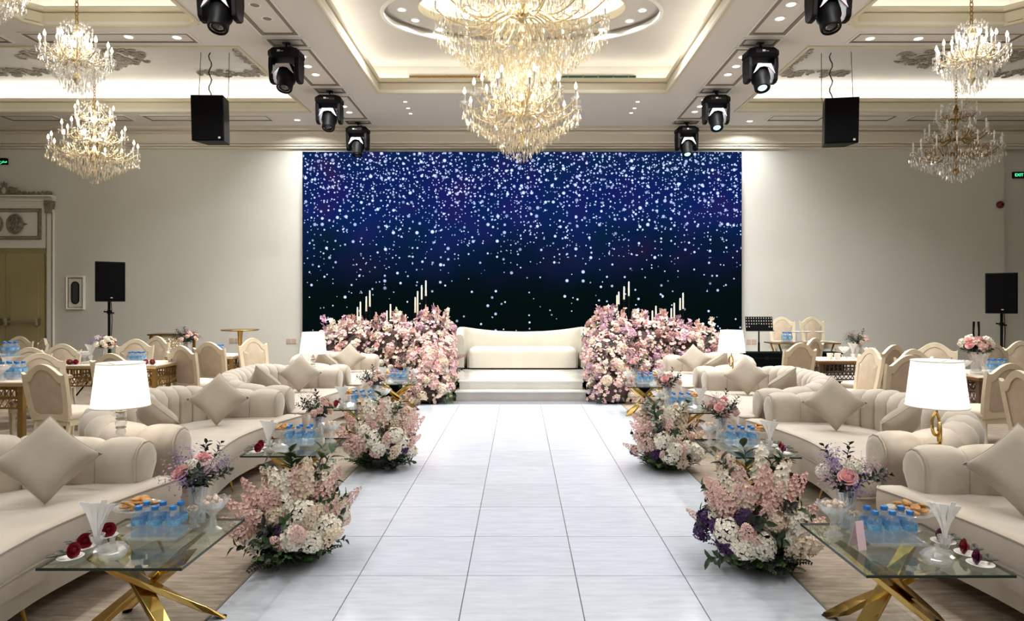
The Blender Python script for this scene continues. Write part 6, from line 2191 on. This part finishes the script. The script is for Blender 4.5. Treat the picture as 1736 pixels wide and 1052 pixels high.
# large vase
p = at(1655, 0, 6.95)
t = thing('large_vase', 'large flared glass vase with blush and white roses on the bronze table, ' + R_, 'flowers', (p.x, 6.95, TT))
obj('vase', G().lathe([(0.055, 0.0), (0.06, 0.006), (0.05, 0.06), (0.062, 0.16), (0.10, 0.24), (0.096, 0.24), (0.056, 0.16), (0.044, 0.03), (0.001, 0.02)], 24).mesh('vase', 'cut_glass'), t)
for k in range(12):
    a = 2.4 * k
    obj('leaf_sprig', FM['sprig%d' % (k % 2)], t, (0, 0, 0.22), aim((math.cos(a), math.sin(a), 0.4), a), 0.15, 'dark_leaf' if k % 2 else 'green_leaf')
for k, q in enumerate(fib(16, 0.1)):
    kind, m_, sz = (('rose', 'rose_pink', 0.05), ('mop0', 'white_flower', 0.055), ('rose', 'blush_flower', 0.05), ('cluster0', 'pink_flower', 0.05))[k % 4]
    bloom(t, kind, Vector((q.x * 0.13, q.y * 0.12, 0.28 + 0.10 * q.z)), q + Vector((0, 0, 0.3)), sz, m_, rg)
for sx in (-1, 1):
    obj('dark_twig', G().tube([(0.02 * sx, 0, 0.3), (0.03 * sx, 0, 0.45), (0.025 * sx, 0, 0.56)], [0.012, 0.009, 0.012], 6).mesh('dark_twig', 'black_plastic'), t)
pack(at(1692, 0, 7.1).x, 7.12, TT, 'beside the large glass vase, ' + R_, 3, 2, 1.0)
plate_stack(at(1633, 0, 6.85).x, 6.85, TT, 'crystal bowl at the lamp end of the large vase table, ' + R_)
dnapkin(at(1675, 0, 7.0).x, 7.05, TT, 'white napkins beside the large glass vase, ' + R_)

# ---- on the corner of the stage: low table, desserts, music stand, black case
p = at(1359, 580, 11.95)
t = thing('dessert_table', 'low gold table with slanting legs on the stage corner', 'table', (p.x, 11.95, SZ))
hz = p.z - SZ
obj('top', G().box(-0.6, 0.6, -0.26, 0.26, hz - 0.02, hz).mesh('top', 'gold_dark', False, bevel=0.004), t)
for sx in (-1, 1):
    for sy in (-1, 1):
        obj('leg', G().tube([(sx * 0.5, sy * 0.2, hz - 0.01), (sx * 0.34, sy * 0.18, 0.0)], 0.016, 4).mesh('leg', 'gold_dark'), t)
zt_ = p.z
pack(at(1334, 0, 11.95).x, 11.95, zt_, 'on the dessert table of the stage corner', 2, 2, 1.3)
for px in (1349, 1366, 1388):
    t = thing('cake_stand', 'glass cake stand with white top on the dessert table of the stage corner', 'cake stand', (at(px, 0, 11.95).x, 11.92, zt_), 0, 'cake stands on the dessert table')
    obj('stem', cached('cst', lambda: G().lathe([(0.05, 0), (0.05, 0.01), (0.015, 0.02), (0.012, 0.17), (0.03, 0.185)], 16).mesh('stem', 'cut_glass')), t)
    obj('plate', cached('csp', lambda: G().lathe([(0.001, 0.18), (0.07, 0.185), (0.085, 0.20), (0.08, 0.205), (0.001, 0.20)], 20).mesh('plate', 'porcelain')), t)
p = at(1292, 549, 11.75)
t = thing('music_stand', 'black perforated music stand on the stage beside the LED wall', 'music stand', (p.x, 11.9, SZ))
hz = p.z - SZ
# desk built as a sheet with rows of real holes
g = G()
NX_, NY_ = 11, 5
wx, wz = 0.50, 0.265
tilt = Matrix.Translation((0, 0, hz)) @ Matrix.Rotation(-0.18, 4, 'X')
cw, ch = wx / NX_, wz / NY_
for i in range(NX_):
    for j in range(NY_):
        x0, z0 = -wx / 2 + i * cw, -wz / 2 + j * ch
        hole = (j >= 2) or (j >= 1 and (i < 2 or i > NX_ - 3))
        if j == 0 or not hole:
            g.box(x0, x0 + cw, -0.003, 0.003, z0, z0 + ch, mtx=tilt)
        else:
            e, f_ = cw * 0.30, ch * 0.28
            g.box(x0, x0 + e, -0.003, 0.003, z0, z0 + ch, mtx=tilt)
            g.box(x0 + cw - e, x0 + cw, -0.003, 0.003, z0, z0 + ch, mtx=tilt)
            g.box(x0 + e, x0 + cw - e, -0.003, 0.003, z0, z0 + f_, mtx=tilt)
            g.box(x0 + e, x0 + cw - e, -0.003, 0.003, z0 + ch - f_, z0 + ch, mtx=tilt)
o_ = obj('desk', g.mesh('desk', 'black_plastic', False), t)
o_['kind'] = 'stuff'
obj('ledge', G().box(-wx / 2, wx / 2, -0.06, 0.0, -wz / 2 - 0.006, -wz / 2, mtx=tilt).mesh('ledge', 'black_plastic', False), t)
obj('pole', G().tube([(0, 0.01, 0.2), (0, 0.01, hz)], 0.013, 8).tube([(0, 0.01, 0.25), (0, 0.01, 0.5)], 0.019, 8).mesh('pole', 'black_plastic'), t)
for k in range(3):
    a = 2 * PI * k / 3
    obj('leg', G().tube([(0, 0.01, 0.24), (0.26 * math.cos(a), 0.01 + 0.26 * math.sin(a), 0.01)], 0.010, 6).mesh('leg', 'black_plastic'), t)
for px0, px1, lab in ((1262, 1338, 'black equipment case on the stage below the music stand'), (1392, 1432, 'black equipment case on the stage behind the chair below the music stand')):
    d = 11.3
    a, b = at(px0, 598, d), at(px1, 598, d)
    w = (b.x - a.x) / 2
    t = thing('equipment_case', lab, 'case', ((a.x + b.x) / 2, d + 0.2, SZ))
    obj('box', G().box(-w, w, -0.2, 0.2, 0, a.z - SZ).mesh('box', 'black_cloth', False, bevel=0.01), t)
    obj('lid_rim', G().box(-w - 0.004, w + 0.004, -0.204, 0.204, (a.z - SZ) * 0.72, (a.z - SZ) * 0.76).mesh('lid_rim', 'black_plastic', False), t)
    obj('latch', G().box(-0.03, 0.03, -0.212, -0.2, (a.z - SZ) * 0.66, (a.z - SZ) * 0.82).mesh('latch', 'black_plastic', False), t)
